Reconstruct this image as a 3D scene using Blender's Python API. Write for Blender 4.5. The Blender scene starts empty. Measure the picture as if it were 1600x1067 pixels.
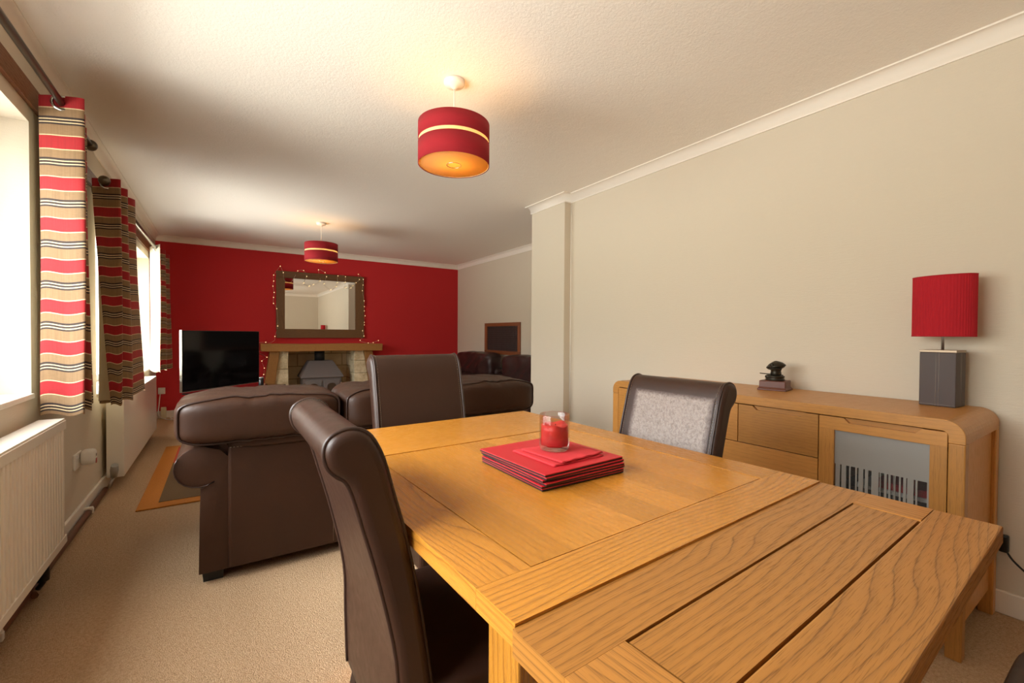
import bpy, bmesh, math, random
from mathutils import Vector, Matrix
rnd = random.Random(7)
PI = math.pi
SC = bpy.context.scene
COL = SC.collection

# ------------------------------------------------------------ camera, world, lights, exposure
H = 2.4
cd = bpy.data.cameras.new('camera'); cam = bpy.data.objects.new('camera', cd); COL.objects.link(cam)
cd.sensor_width = 36.0; cd.lens = 685.1 * 36.0 / 1600.0; cd.clip_start = 0.03; cd.clip_end = 200
_yaw, _pit, _rol = math.radians(33.575), math.radians(-0.853), math.radians(0.355)
_f = Vector((math.sin(_yaw) * math.cos(_pit), math.cos(_yaw) * math.cos(_pit), math.sin(_pit)))
_r = Vector((math.cos(_yaw), -math.sin(_yaw), 0)); _u = _r.cross(_f)
_r2 = _r * math.cos(_rol) + _u * math.sin(_rol); _u2 = _u * math.cos(_rol) - _r * math.sin(_rol)
cam.matrix_world = Matrix(((_r2.x, _u2.x, -_f.x, 0), (_r2.y, _u2.y, -_f.y, 0), (_r2.z, _u2.z, -_f.z, 1.124), (0, 0, 0, 1)))
SC.camera = cam
SC.view_settings.view_transform = 'Standard'; SC.view_settings.look = 'None'
SC.view_settings.gamma = 1.0; SC.view_settings.use_curve_mapping = False
SC.view_settings.exposure = 0.10
SC.render.film_transparent = False
SC.cycles.max_bounces = 16; SC.cycles.diffuse_bounces = 14; SC.cycles.glossy_bounces = 4
SC.cycles.transmission_bounces = 8; SC.cycles.transparent_max_bounces = 12
SC.cycles.sample_clamp_indirect = 6.0; SC.cycles.caustics_reflective = False; SC.cycles.caustics_refractive = False

W = bpy.data.worlds.new('World'); SC.world = W; W.use_nodes = True
wn = W.node_tree.nodes; wl = W.node_tree.links; wn.clear()
w_out = wn.new('ShaderNodeOutputWorld'); w_bg = wn.new('ShaderNodeBackground')
w_tc = wn.new('ShaderNodeTexCoord'); w_sep = wn.new('ShaderNodeSeparateXYZ'); w_ramp = wn.new('ShaderNodeValToRGB')
w_map = wn.new('ShaderNodeMapRange'); w_map.inputs[1].default_value = -1; w_map.inputs[2].default_value = 1
wl.new(w_tc.outputs['Generated'], w_sep.inputs[0]); wl.new(w_sep.outputs[2], w_map.inputs[0]); wl.new(w_map.outputs[0], w_ramp.inputs[0])
e = w_ramp.color_ramp.elements                      # bright paving below, hazy horizon, overcast sky above
e[0].position = 0.0; e[0].color = (0.58, 0.56, 0.52, 1)
e[1].position = 1.0; e[1].color = (1.85, 1.88, 1.90, 1)
for p_, c_ in ((0.45, (0.50, 0.49, 0.46, 1)), (0.49, (0.34, 0.34, 0.29, 1)), (0.56, (0.38, 0.38, 0.37, 1)), (0.66, (0.66, 0.67, 0.68, 1)), (0.78, (1.10, 1.13, 1.17, 1)), (0.90, (1.85, 1.88, 1.90, 1))):
    q_ = e.new(p_); q_.color = c_
wl.new(w_ramp.outputs[0], w_bg.inputs[0]); w_bg.inputs[1].default_value = 24.0
wl.new(w_bg.outputs[0], w_out.inputs[0])

XR, XL, YF, XR2, YB = 2.661, -0.710, 7.348, 3.664, -0.905
CD, CP = 0.076, 0.050
WIN = ((1, 0.20, 2.83, 0.845, 2.06), (2, 4.06, 6.74, 0.70, 2.0))    # number, y0, y1, z0, z1
for n_, y0, y1, z0, z1 in WIN:                                        # daylight through each window
    ld = bpy.data.lights.new('daylight', 'AREA'); ld.shape = 'RECTANGLE'; ld.size = z1 - z0; ld.size_y = y1 - y0
    ld.cycles.is_portal = True
    lo = bpy.data.objects.new('daylight', ld); COL.objects.link(lo)
    lo.location = (XL - 0.275, (y0 + y1) / 2, (z0 + z1) / 2); lo.rotation_euler = (0, -PI / 2, 0)

# ------------------------------------------------------------ node helpers
def s2l(r, g, b):
    f = lambda c: (c / 255 / 12.92) if c / 255 <= 0.04045 else ((c / 255 + 0.055) / 1.055) ** 2.4
    return (f(r), f(g), f(b), 1.0)

class NT:
    def __init__(s, name):
        s.m = bpy.data.materials.new(name); s.m.use_nodes = True
        s.t = s.m.node_tree; s.t.nodes.clear()
        s.out = s.n('OutputMaterial')
    def n(s, kind, **kw):
        x = s.t.nodes.new('ShaderNode' + kind)
        for k, v in kw.items(): setattr(x, k, v)
        return x
    def l(s, a, b): s.t.links.new(a, b)
    def val(s, sock, v):
        if hasattr(v, 'is_linked') or isinstance(v, bpy.types.NodeSocket): s.l(v, sock)
        else: sock.default_value = v
    def math(s, op, a, b=0.0, c=None):
        x = s.n('Math', operation=op); s.val(x.inputs[0], a); s.val(x.inputs[1], b)
        if c is not None: s.val(x.inputs[2], c)
        return x.outputs[0]
    def mix(s, f, a, b, blend='MIX'):
        x = s.n('Mix', data_type='RGBA', blend_type=blend)
        s.val(x.inputs[0], f); s.val(x.inputs[6], a); s.val(x.inputs[7], b)
        return x.outputs[2]
    def noise(s, vec, scale, detail=2, rough=0.5, dist=0.0):
        x = s.n('TexNoise'); s.l(vec, x.inputs['Vector']); x.inputs['Scale'].default_value = scale
        x.inputs['Detail'].default_value = detail; x.inputs['Roughness'].default_value = rough
        x.inputs['Distortion'].default_value = dist
        return x.outputs['Fac']
    def voro(s, vec, scale, feature='F1', out='Distance'):
        x = s.n('TexVoronoi', feature=feature); s.l(vec, x.inputs['Vector']); x.inputs['Scale'].default_value = scale
        return x.outputs[out]
    def ramp(s, f, stops, interp='LINEAR'):
        x = s.n('ValToRGB'); s.l(f, x.inputs[0]); x.color_ramp.interpolation = interp
        e = x.color_ramp.elements
        e.remove(e[1]); e[0].position = stops[0][0]; e[0].color = (*stops[0][1][:3], 1)
        for p, c in stops[1:]: k = e.new(p); k.color = (*c[:3], 1)
        return x.outputs[0]
    def obj(s, scale=(1, 1, 1)):
        x = s.n('TexCoord'); m = s.n('Mapping'); m.inputs['Scale'].default_value = scale
        s.l(x.outputs['Object'], m.inputs[0]); return m.outputs[0]
    def uv(s, scale=(1, 1, 1)):
        x = s.n('TexCoord'); m = s.n('Mapping'); m.inputs['Scale'].default_value = scale
        s.l(x.outputs['UV'], m.inputs[0]); return m.outputs[0]
    def bump(s, h, strength, dist=0.01):
        x = s.n('Bump'); s.l(h, x.inputs['Height']); x.inputs['Strength'].default_value = strength
        x.inputs['Distance'].default_value = dist; return x.outputs[0]
    def pbr(s, color, rough=0.5, metal=0.0, normal=None, **kw):
        p = s.n('BsdfPrincipled'); s.val(p.inputs['Base Color'], color); s.val(p.inputs['Roughness'], rough)
        p.inputs['Metallic'].default_value = metal
        if normal is not None: s.l(normal, p.inputs['Normal'])
        for k, v in kw.items(): s.val(p.inputs[k], v)
        return p
    def done(s, p):
        s.l(p.outputs[0] if hasattr(p, 'outputs') else p, s.out.inputs[0]); return s.m

M = {}
def plain(name, rgb, rough=0.5, metal=0.0, **kw):
    t = NT(name); M[name] = t.done(t.pbr(s2l(*rgb), rough, metal, **kw)); return M[name]

def oak(name, light, dark, gloss=0.35, ring=0.55, bs=0.12, wave=17.0):
    t = NT(name)
    at = t.n('Attribute', attribute_name='tone')
    v1 = t.uv((5, 34, 1)); v2 = t.uv((20, 640, 1)); v3 = t.uv((0.75, 3.4, 1))
    big = t.noise(v3, 1.0, 2, 0.5, 0.3)
    wob = t.noise(v1, 1.0, 3, 0.6, 0.3)
    sp = t.n('SeparateXYZ'); t.l(t.uv(), sp.inputs[0])
    ph = t.math('ADD', t.math('MULTIPLY', sp.outputs[1], 70.0), t.math('MULTIPLY', big, wave))
    ph = t.math('ADD', ph, t.math('MULTIPLY', wob, 0.55))
    saw = t.math('FRACT', ph)
    rg = t.ramp(saw, [(0.0, (0.3, 0.3, 0.3)), (0.06, (0.06, 0.06, 0.06)), (0.5, (0, 0, 0)), (0.88, (0.38, 0.38, 0.38)), (0.95, (1, 1, 1)), (1.0, (0.3, 0.3, 0.3))])
    pn = t.noise(v2, 1.0, 2, 0.6)
    pore = t.ramp(t.math('SUBTRACT', pn, t.math('MULTIPLY', rg, 0.10)), [(0.33, (1, 1, 1)), (0.47, (0, 0, 0))])
    base = t.mix(big, s2l(*light), s2l(*[(a * 3 + b) / 4 for a, b in zip(light, dark)]))
    c = t.mix(t.math('MULTIPLY', rg, ring), base, s2l(*dark))
    c = t.mix(t.math('MULTIPLY', pore, 0.34), c, s2l(*[x * 0.75 for x in dark]))
    tone = t.math('MULTIPLY_ADD', at.outputs['Fac'], 0.36, 0.80)
    cm = t.n('CombineXYZ'); t.l(tone, cm.inputs[0]); t.l(tone, cm.inputs[1]); t.l(t.math('MULTIPLY_ADD', at.outputs['Fac'], 0.44, 0.77), cm.inputs[2])
    c = t.mix(1.0, c, cm.outputs[0], 'MULTIPLY')
    hgt = t.math('ADD', t.math('MULTIPLY', pore, -0.6), t.math('MULTIPLY', rg, -0.4))
    M[name] = t.done(t.pbr(c, t.math('MULTIPLY_ADD', pore, 0.2, gloss), normal=t.bump(hgt, bs, 0.003)))
oak('oak', (204, 138, 52), (112, 60, 16), 0.27, 0.62)
oak('oak_panel', (204, 138, 50), (146, 84, 24), 0.24, 0.3, 0.06, 5.0)
oak('oak_leaf', (184, 124, 54), (98, 56, 18), 0.34, 0.6)
oak('oak_sideboard', (196, 138, 68), (150, 94, 38), 0.34, 0.26, 0.06, 5.0)
oak('oak_beam', (176, 124, 62), (98, 60, 24), 0.55, 0.7)
oak('dark_wood', (128, 88, 50), (56, 38, 22), 0.5, 0.5)
oak('mahogany', (104, 52, 32), (62, 28, 18), 0.35, 0.4)
oak('trim_wood', (126, 78, 42), (84, 48, 24), 0.4, 0.4)
oak('hatch_wood', (146, 86, 50), (110, 58, 32), 0.4, 0.4)

def leather(name, c0, c1, rough=0.34, fine=420, crease=0.25, spec=0.5):
    t = NT(name); o = t.obj()
    n1 = t.noise(o, 5, 3, 0.6); n2 = t.noise(o, 40, 4, 0.6)
    cell = t.voro(o, fine, 'DISTANCE_TO_EDGE')
    wr = t.noise(t.obj((1, 1, 1)), 16, 5, 0.6, 1.2)
    c = t.mix(n1, s2l(*c0), s2l(*c1))
    h = t.math('ADD', t.math('MULTIPLY', t.math('MINIMUM', cell, 0.12), 3.0), t.math('MULTIPLY', wr, crease * 8))
    M[name] = t.done(t.pbr(c, t.math('MULTIPLY_ADD', n2, 0.22, rough - 0.1), normal=t.bump(h, 0.18, 0.002), **{'Specular IOR Level': spec}))
leather('chair_leather', (58, 34, 23), (43, 25, 17), 0.36, 500, 0.10, 0.45)
leather('sofa_leather', (62, 35, 20), (44, 25, 14), 0.46, 300, 0.5, 0.34)
leather('armchair_leather', (60, 36, 32), (44, 26, 24), 0.34, 300, 0.8)
plain('piping_leather', (48, 29, 22), 0.4)
plain('sofa_seam', (112, 88, 70), 0.6)
plain('stitch', (124, 104, 86), 0.7)
plain('chair_leg', (40, 24, 18), 0.4)
plain('black_foot', (16, 15, 15), 0.45)
def crackled():  # mottled pale grey leather, browner towards the panel edges
    t = NT('grey_leather'); o = t.obj()
    cr = t.voro(o, 62, 'DISTANCE_TO_EDGE'); d = t.noise(o, 95, 5, 0.75, 0.6); big = t.noise(o, 9, 3, 0.6)
    crk = t.ramp(d, [(0.38, (0, 0, 0)), (0.56, (1, 1, 1))])
    c = t.mix(t.math('MULTIPLY', crk, 0.75), s2l(112, 96, 88), s2l(156, 143, 135))
    c = t.mix(t.math('MULTIPLY', big, 0.35), c, s2l(138, 124, 116))
    sp = t.n('SeparateXYZ'); t.l(t.uv(), sp.inputs[0]); ex = None
    for ax in (0, 1):
        q = t.math('MINIMUM', sp.outputs[ax], t.math('SUBTRACT', 1.0, sp.outputs[ax]))
        q = t.math('MULTIPLY', q, (16, 12)[ax]); ex = q if ex is None else t.math('MINIMUM', ex, q)
    ex = t.math('MINIMUM', t.math('MAXIMUM', t.math('SUBTRACT', t.math('ADD', ex, t.math('MULTIPLY', d, 0.8)), 0.5), 0.0), 1.0)
    c = t.mix(ex, s2l(62, 38, 30), c)
    h = t.math('ADD', d, t.math('MULTIPLY', cr, 1.5))
    M['grey_leather'] = t.done(t.pbr(c, 0.42, normal=t.bump(h, 0.5, 0.002)))
crackled()

def wallpaper(name, rgb, strength=0.25, line=True):
    t = NT(name); o = t.obj((1, 1, 1)); tc = t.n('TexCoord')
    mp = t.n('Mapping'); mp.inputs['Scale'].default_value = (28, 28, 190); t.l(tc.outputs['Object'], mp.inputs[0])
    h = t.math('ADD', t.noise(mp.outputs[0], 1.0, 3, 0.6), t.math('MULTIPLY', t.noise(o, 260, 2, 0.5), 0.5))
    c = t.mix(t.math('MULTIPLY', h, 0.12), s2l(*rgb), s2l(*[x * 0.9 for x in rgb]))
    M[name] = t.done(t.pbr(c, 0.85, normal=t.bump(h, strength, 0.004)))
wallpaper('cream_wall', (214, 203, 184))
wallpaper('red_wall', (196, 36, 40), 0.2)
def artex():
    t = NT('ceiling_paint'); o = t.obj()
    h = t.math('ADD', t.noise(o, 85, 4, 0.65, 0.6), t.math('MULTIPLY', t.noise(o, 18, 2, 0.5), 0.6))
    M['ceiling_paint'] = t.done(t.pbr(s2l(244, 238, 228), 0.75, normal=t.bump(h, 0.4, 0.006)))
artex()
plain('white_gloss', (236, 230, 218), 0.35)
plain('cove_paint', (240, 232, 220), 0.6)
plain('radiator_white', (236, 230, 218), 0.32)
plain('radiator_shadow', (120, 108, 92), 0.6)
plain('plastic_white', (232, 228, 220), 0.4)
plain('plastic_cream', (214, 204, 170), 0.5)
plain('plastic_grey', (150, 146, 140), 0.4)
plain('plastic_red', (190, 60, 60), 0.4)
plain('black_plastic', (14, 14, 15), 0.35)
plain('black_rubber', (18, 17, 17), 0.6)
plain('chrome', (200, 198, 194), 0.18, 1.0)
plain('brushed_steel', (176, 172, 166), 0.35, 1.0)
plain('pole_metal', (104, 96, 82), 0.28, 1.0)
plain('copper_brown', (104, 62, 36), 0.45)
plain('screen_black', (9, 9, 10), 0.08, **{'Specular IOR Level': 0.6})
plain('stove_iron', (112, 104, 102), 0.55)
plain('stove_dark', (30, 28, 28), 0.6)
plain('stove_glass', (66, 50, 40), 0.12)
plain('bronze', (50, 44, 34), 0.35, 0.6)
plain('wire', (196, 178, 150), 0.5)
plain('red_card', (190, 30, 40), 0.5)
plain('black_card', (34, 22, 24), 0.6)
plain('white_card', (226, 222, 216), 0.4)
plain('tissue_red', (206, 48, 54), 0.85)
plain('wax', (204, 56, 52), 0.45)
plain('lamp_leather', (72, 58, 54), 0.55)
plain('lamp_thread', (160, 148, 138), 0.7)
plain('lamp_plate', (170, 150, 128), 0.45, 0.6)
plain('dark_grid', (62, 46, 44), 0.5)
plain('pendant_white', (240, 232, 222), 0.45)

def carpet():
    t = NT('carpet'); o = t.obj()
    a = t.voro(o, 230, 'F1'); b = t.noise(o, 420, 3, 0.7); d = t.noise(o, 3, 3, 0.6); e2 = t.noise(o, 90, 3, 0.7)
    f = t.math('ADD', t.math('MULTIPLY', b, 0.6), t.math('MULTIPLY', e2, 0.5))
    c = t.ramp(f, [(0.34, s2l(148, 116, 84)), (0.52, s2l(202, 168, 132)), (0.74, s2l(230, 202, 168))])
    c = t.mix(t.math('MULTIPLY', d, 0.35), c, s2l(176, 144, 110))
    h = t.math('ADD', t.math('MULTIPLY', a, -1.4), b)
    M['carpet'] = t.done(t.pbr(c, 0.95, normal=t.bump(h, 0.7, 0.006), **{'Specular IOR Level': 0.15}))
carpet()
def rugm(name, rgb):
    t = NT(name); o = t.obj((60, 260, 1)); n = t.noise(o, 1, 3, 0.6)
    c = t.mix(n, s2l(*[x * 0.82 for x in rgb]), s2l(*[min(255, x * 1.1) for x in rgb]))
    M[name] = t.done(t.pbr(c, 0.95, normal=t.bump(n, 0.5, 0.004)))
rugm('rug_orange', (190, 118, 40)); rugm('rug_red', (176, 58, 30)); rugm('rug_brown', (104, 78, 46))

def stone():
    t = NT('stone'); o = t.obj(); n = t.noise(o, 9, 5, 0.65); n2 = t.noise(o, 60, 4, 0.7)
    c = t.ramp(n, [(0.3, s2l(186, 166, 126)), (0.55, s2l(222, 208, 174)), (0.75, s2l(236, 226, 200))])
    M['stone'] = t.done(t.pbr(c, 0.9, normal=t.bump(t.math('ADD', n, n2), 0.5, 0.02)))
    t = NT('sooty_stone'); b = t.n('TexBrick'); t.l(t.uv((1, 1, 1)), b.inputs[0])
    b.inputs['Color1'].default_value = s2l(232, 212, 176); b.inputs['Color2'].default_value = s2l(204, 182, 146)
    b.inputs['Mortar'].default_value = s2l(160, 138, 104); b.inputs['Scale'].default_value = 1.0
    b.inputs['Brick Width'].default_value = 0.34; b.inputs['Row Height'].default_value = 0.2; b.inputs['Mortar Size'].default_value = 0.008
    n = t.noise(t.obj(), 12, 5, 0.65)
    c = t.mix(t.math('MULTIPLY', n, 0.5), b.outputs[0], s2l(186, 160, 120))
    M['sooty_stone'] = t.done(t.pbr(c, 0.9, normal=t.bump(n, 0.5, 0.02)))
stone()

def curtain_cloth():
    t = NT('striped_cloth')
    sp = t.n('SeparateXYZ'); t.l(t.uv(), sp.inputs[0]); PER = 0.1835
    ph = t.math('FRACT', t.math('DIVIDE', t.math('ADD', sp.outputs[1], 0.006), PER))
    red, cr, tan, dk = s2l(158, 8, 20), s2l(214, 188, 146), s2l(134, 104, 70), s2l(46, 30, 24)
    c = t.ramp(ph, [(0.0, red), (0.31, cr), (0.335, tan), (0.535, dk), (0.585, cr), (0.61, dk), (0.66, cr), (0.685, dk), (0.73, tan), (0.975, cr)], 'CONSTANT')
    st = t.noise(t.uv((150, 6, 1)), 1.0, 3, 0.6); wv = t.noise(t.uv((40, 700, 1)), 1.0, 2, 0.6)
    k = t.math('MULTIPLY_ADD', t.math('ADD', st, wv), 0.55, 0.45)
    cm = t.n('CombineXYZ'); [t.l(k, cm.inputs[i]) for i in range(3)]
    c = t.mix(1.0, c, cm.outputs[0], 'MULTIPLY')
    p = t.pbr(c, 0.8, normal=t.bump(t.math('ADD', st, wv), 0.35, 0.002), **{'Sheen Weight': 0.15})
    tr = t.n('BsdfTranslucent'); t.l(c, tr.inputs[0]); mx = t.n('MixShader'); mx.inputs[0].default_value = 0.04
    t.l(p.outputs[0], mx.inputs[1]); t.l(tr.outputs[0], mx.inputs[2]); M['striped_cloth'] = t.done(mx)
    t = NT('lining_cloth'); p = t.pbr(s2l(232, 222, 196), 0.85); tr = t.n('BsdfTranslucent'); tr.inputs[0].default_value = s2l(232, 222, 196)
    mx = t.n('MixShader'); mx.inputs[0].default_value = 0.3; t.l(p.outputs[0], mx.inputs[1]); t.l(tr.outputs[0], mx.inputs[2]); M['lining_cloth'] = t.done(mx)
curtain_cloth()

def glassy(name, tint=(1, 1, 1, 1), refl=0.08, rough=0.0, fk=0.7):
    t = NT(name); tr = t.n('BsdfTransparent'); tr.inputs[0].default_value = tint
    g = t.n('BsdfGlossy'); g.inputs['Roughness'].default_value = rough
    f = t.n('LayerWeight'); f.inputs[0].default_value = 0.25
    mx = t.n('MixShader'); t.l(t.math('MULTIPLY_ADD', f.outputs['Fresnel'], fk, refl * 0.2), mx.inputs[0])
    t.l(tr.outputs[0], mx.inputs[1]); t.l(g.outputs[0], mx.inputs[2]); M[name] = t.done(mx)
glassy('window_glass', (0.97, 0.98, 0.97, 1), 0.06)
glassy('candle_glass', (0.95, 0.90, 0.87, 1), 0.1, 0.0, 0.4)
def frosted():
    t = NT('frosted_glass'); sp = t.n('SeparateXYZ'); t.l(t.uv(), sp.inputs[0])
    wn1 = t.n('TexWhiteNoise', noise_dimensions='1D'); t.l(t.math('FLOOR', t.math('MULTIPLY', sp.outputs[0], 190)), wn1.inputs['W'])
    wn2 = t.n('TexNoise', noise_dimensions='1D'); t.l(sp.outputs[0], wn2.inputs['W']); wn2.inputs['Scale'].default_value = 42; wn2.inputs['Detail'].default_value = 1
    bars = t.math('GREATER_THAN', t.math('ADD', t.math('MULTIPLY', wn1.outputs['Value'], 0.5), t.math('MULTIPLY', wn2.outputs['Fac'], 0.9)), 0.67)
    low = t.math('LESS_THAN', sp.outputs[1], 0.598)
    clear = t.math('MULTIPLY', bars, low)
    p = t.pbr(s2l(146, 142, 136), 0.35)
    tr = t.n('BsdfTransparent'); tr.inputs[0].default_value = (0.85, 0.85, 0.85, 1)
    mx = t.n('MixShader'); t.l(t.math('MULTIPLY', clear, 0.93), mx.inputs[0]); t.l(p.outputs[0], mx.inputs[1]); t.l(tr.outputs[0], mx.inputs[2])
    M['frosted_glass'] = t.done(mx)
frosted()
def mirror():
    t = NT('mirror_glass'); p = t.pbr((0.86, 0.86, 0.84, 1), 0.0, 1.0); M['mirror_glass'] = t.done(p)
mirror()
def shade_mat(name, rgb, tl=0.25, fabric=600, pleat=0):
    t = NT(name); n = t.noise(t.obj(), fabric, 2, 0.6)
    c = t.mix(n, s2l(*[x * 0.86 for x in rgb]), s2l(*rgb))
    p = t.pbr(c, 0.9, normal=t.bump(n, 0.3, 0.002))
    tr = t.n('BsdfTranslucent'); t.l(c, tr.inputs[0]); mx = t.n('MixShader'); mx.inputs[0].default_value = tl
    t.l(p.outputs[0], mx.inputs[1]); t.l(tr.outputs[0], mx.inputs[2]); M[name] = t.done(mx)
shade_mat('suede_red', (156, 13, 28), 0.01); shade_mat('ribbon_red', (196, 24, 40), 0.15)
shade_mat('shade_lining', (250, 226, 176), 0.35); shade_mat('diffuser', (255, 222, 158), 0.8)
def emis(name, rgb, k):
    t = NT(name); x = t.n('Emission'); x.inputs[0].default_value = s2l(*rgb); x.inputs[1].default_value = k; M[name] = t.done(x)
emis('fairy_glow', (255, 222, 160), 1.8); emis('bulb_glow', (255, 196, 100), 14.0)

# ------------------------------------------------------------ mesh builder
class MB:
    def __init__(s): s.v = []; s.f = []; s.uv = []; s.tone = []; s.sm = []
    def face(s, idx, uvs, tone=0.5, smooth=False):
        s.f.append(tuple(idx)); s.uv.append(uvs); s.tone.append(tone); s.sm.append(smooth)
    def box(s, x0, x1, y0, y1, z0, z1, g=0, tone=None, mat=None, ru=None):
        if tone is None: tone = rnd.random()
        if ru is None: ru = (rnd.random() * 9, rnd.random() * 9)
        b = len(s.v)
        P = [Vector((x, y, z)) for x in (x0, x1) for y in (y0, y1) for z in (z0, z1)]
        for f_, ax in (((0, 1, 3, 2), 0), ((4, 6, 7, 5), 0), ((0, 4, 5, 1), 1), ((2, 3, 7, 6), 1), ((0, 2, 6, 4), 2), ((1, 5, 7, 3), 2)):
            o = [a for a in (0, 1, 2) if a != ax]
            if g in o: gu, gv = g, [a for a in o if a != g][0]
            else: gu, gv = o
            k = 1.0 if g in o else 0.15
            s.face([b + i for i in f_], [(P[i][gu] * k + ru[0], P[i][gv] + ru[1]) for i in f_], tone)
        s.v.extend([mat @ p for p in P] if mat else P)
        return s
    def prism(s, pts, a0, a1, axis=1, g=None, tone=None, smooth=False, n=1, caps=True):
        """pts: 2D outline in the two other axes, extruded along axis from a0 to a1."""
        if tone is None: tone = rnd.random()
        ru = (rnd.random() * 9, rnd.random() * 9)
        o = [a for a in (0, 1, 2) if a != axis]
        def P(p, a):
            q = [0, 0, 0]; q[o[0]], q[o[1]], q[axis] = p[0], p[1], a; return Vector(q)
        b = len(s.v); m = len(pts)
        for k in range(n + 1):
            a = a0 + (a1 - a0) * k / n; s.v.extend(P(p, a) for p in pts)
        L = [0]
        for i in range(m): L.append(L[-1] + (Vector(pts[(i + 1) % m]) - Vector(pts[i])).length)
        for k in range(n):
            aa, bb = a0 + (a1 - a0) * k / n, a0 + (a1 - a0) * (k + 1) / n
            for i in range(m):
                j = (i + 1) % m
                if g == axis or g is None: u = [(aa + ru[0], L[i] + ru[1]), (aa + ru[0], L[i + 1] + ru[1]), (bb + ru[0], L[i + 1] + ru[1]), (bb + ru[0], L[i] + ru[1])]
                else: u = [(L[i] + ru[0], aa + ru[1]), (L[i + 1] + ru[0], aa + ru[1]), (L[i + 1] + ru[0], bb + ru[1]), (L[i] + ru[0], bb + ru[1])]
                s.face([b + k * m + i, b + k * m + j, b + (k + 1) * m + j, b + (k + 1) * m + i], u, tone, smooth)
        if caps:
            gi = 0 if g == o[0] else 1
            for base, rev in ((b, True), (b + n * m, False)):
                idx = list(range(base, base + m)); q = [(p[gi] + ru[0], p[1 - gi] + ru[1]) for p in pts]
                if rev: idx.reverse(); q.reverse()
                s.face(idx, q, tone)
        return s
    def tube(s, path, r, n=8, closed=False, tone=0.5, caps=True):
        path = [Vector(p) for p in path]; m = len(path); b = len(s.v); up = None
        rs = r if isinstance(r, (list, tuple)) else [r] * m
        for i, p in enumerate(path):
            if closed: d = path[(i + 1) % m] - path[i - 1]
            else: d = path[min(i + 1, m - 1)] - path[max(i - 1, 0)]
            d.normalize()
            if up is None: up = d.orthogonal().normalized()
            up = (up - d * up.dot(d))
            up = up.normalized() if up.length > 1e-6 else d.orthogonal().normalized()
            w = d.cross(up)
            for k in range(n):
                a = 2 * PI * k / n; s.v.append(p + (up * math.cos(a) + w * math.sin(a)) * rs[i])
        for i in range(m if closed else m - 1):
            j = (i + 1) % m
            for k in range(n):
                l = (k + 1) % n
                s.face([b + i * n + k, b + i * n + l, b + j * n + l, b + j * n + k], [(i, k), (i, k + 1), (i + 1, k + 1), (i + 1, k)], tone, True)
        if caps and not closed:
            s.face(list(range(b + n - 1, b - 1, -1)), [(0, 0)] * n, tone); e_ = b + (m - 1) * n
            s.face(list(range(e_, e_ + n)), [(0, 0)] * n, tone)
        return s
    def lathe(s, prof, c=(0, 0, 0), n=32, axis='Z', tone=0.5, sy=1.0, smooth=True):
        b = len(s.v); m = len(prof)
        for (r, z) in prof:
            for k in range(n):
                a = 2 * PI * k / n; p = (r * math.cos(a), r * math.sin(a) * sy, z)
                if axis == 'X': p = (p[2], p[0], p[1])
                if axis == 'Y': p = (p[0], p[2], p[1])
                s.v.append(Vector(p) + Vector(c))
        for i in range(m - 1):
            for k in range(n):
                l = (k + 1) % n
                f_ = [b + i * n + k, b + i * n + l, b + (i + 1) * n + l, b + (i + 1) * n + k]
                if axis == 'Y': f_.reverse()
                s.face(f_, [(i, k), (i, k + 1), (i + 1, k + 1), (i + 1, k)], tone, smooth)
        for row, rev in ((0, True), (m - 1, False)):
            if prof[row][0] > 1e-5:
                idx = [b + row * n + k for k in range(n)]
                if rev != (axis == 'Y'): idx.reverse()
                s.face(idx, [(0, 0)] * n, tone)
        return s
    def ball(s, c, r, n=10, m=6, sz=1.0, sy=1.0):
        return s.lathe([(max(1e-6, r * math.sin(PI * i / m)), -r * sz * math.cos(PI * i / m)) for i in range(m + 1)], c, n, sy=sy)
    def grid(s, fn, nu, nv, uvf=None, tone=0.5, smooth=True, flip=False):
        b = len(s.v)
        for j in range(nv + 1):
            for i in range(nu + 1): s.v.append(Vector(fn(i / nu, j / nv)))
        U = lambda i, j: uvf(i / nu, j / nv) if uvf else (i / nu, j / nv)
        for j in range(nv):
            for i in range(nu):
                f_ = [(i, j), (i + 1, j), (i + 1, j + 1), (i, j + 1)]
                if flip: f_.reverse()
                s.face([b + y * (nu + 1) + x for x, y in f_], [U(x, y) for x, y in f_], tone, smooth)
        return s
    def pillow(s, c, size, p=4.0, n=14, fn=None, mat=None):
        """rounded cushion: superellipsoid of half sizes size; fn displaces a point."""
        b0 = {}; base = len(s.v)
        def vid(q):
            k = tuple(round(x, 5) for x in q)
            if k not in b0:
                q = Vector(q); L = (abs(q.x) ** p + abs(q.y) ** p + abs(q.z) ** p) ** (1 / p); d = q / L
                w = Vector((d.x * size[0], d.y * size[1], d.z * size[2]))
                if fn: w = fn(w, d)
                if mat: w = mat @ w
                b0[k] = base + len(b0); s.v.append(w + Vector(c))
            return b0[k]
        T = [math.tan((2 * i / n - 1) * PI / 4) for i in range(n + 1)]
        for ax in range(3):
            for sg in (-1, 1):
                for i in range(n):
                    for j in range(n):
                        q = []
                        for (a, bb) in ((i, j), (i + 1, j), (i + 1, j + 1), (i, j + 1)):
                            w = [0, 0, 0]; w[ax] = sg; w[(ax + 1) % 3] = T[a]; w[(ax + 2) % 3] = T[bb]; q.append(tuple(w))
                        if sg < 0: q.reverse()
                        s.face([vid(x) for x in q], [(x[(ax + 1) % 3], x[(ax + 2) % 3]) for x in q], 0.5, True)
        return s
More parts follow.
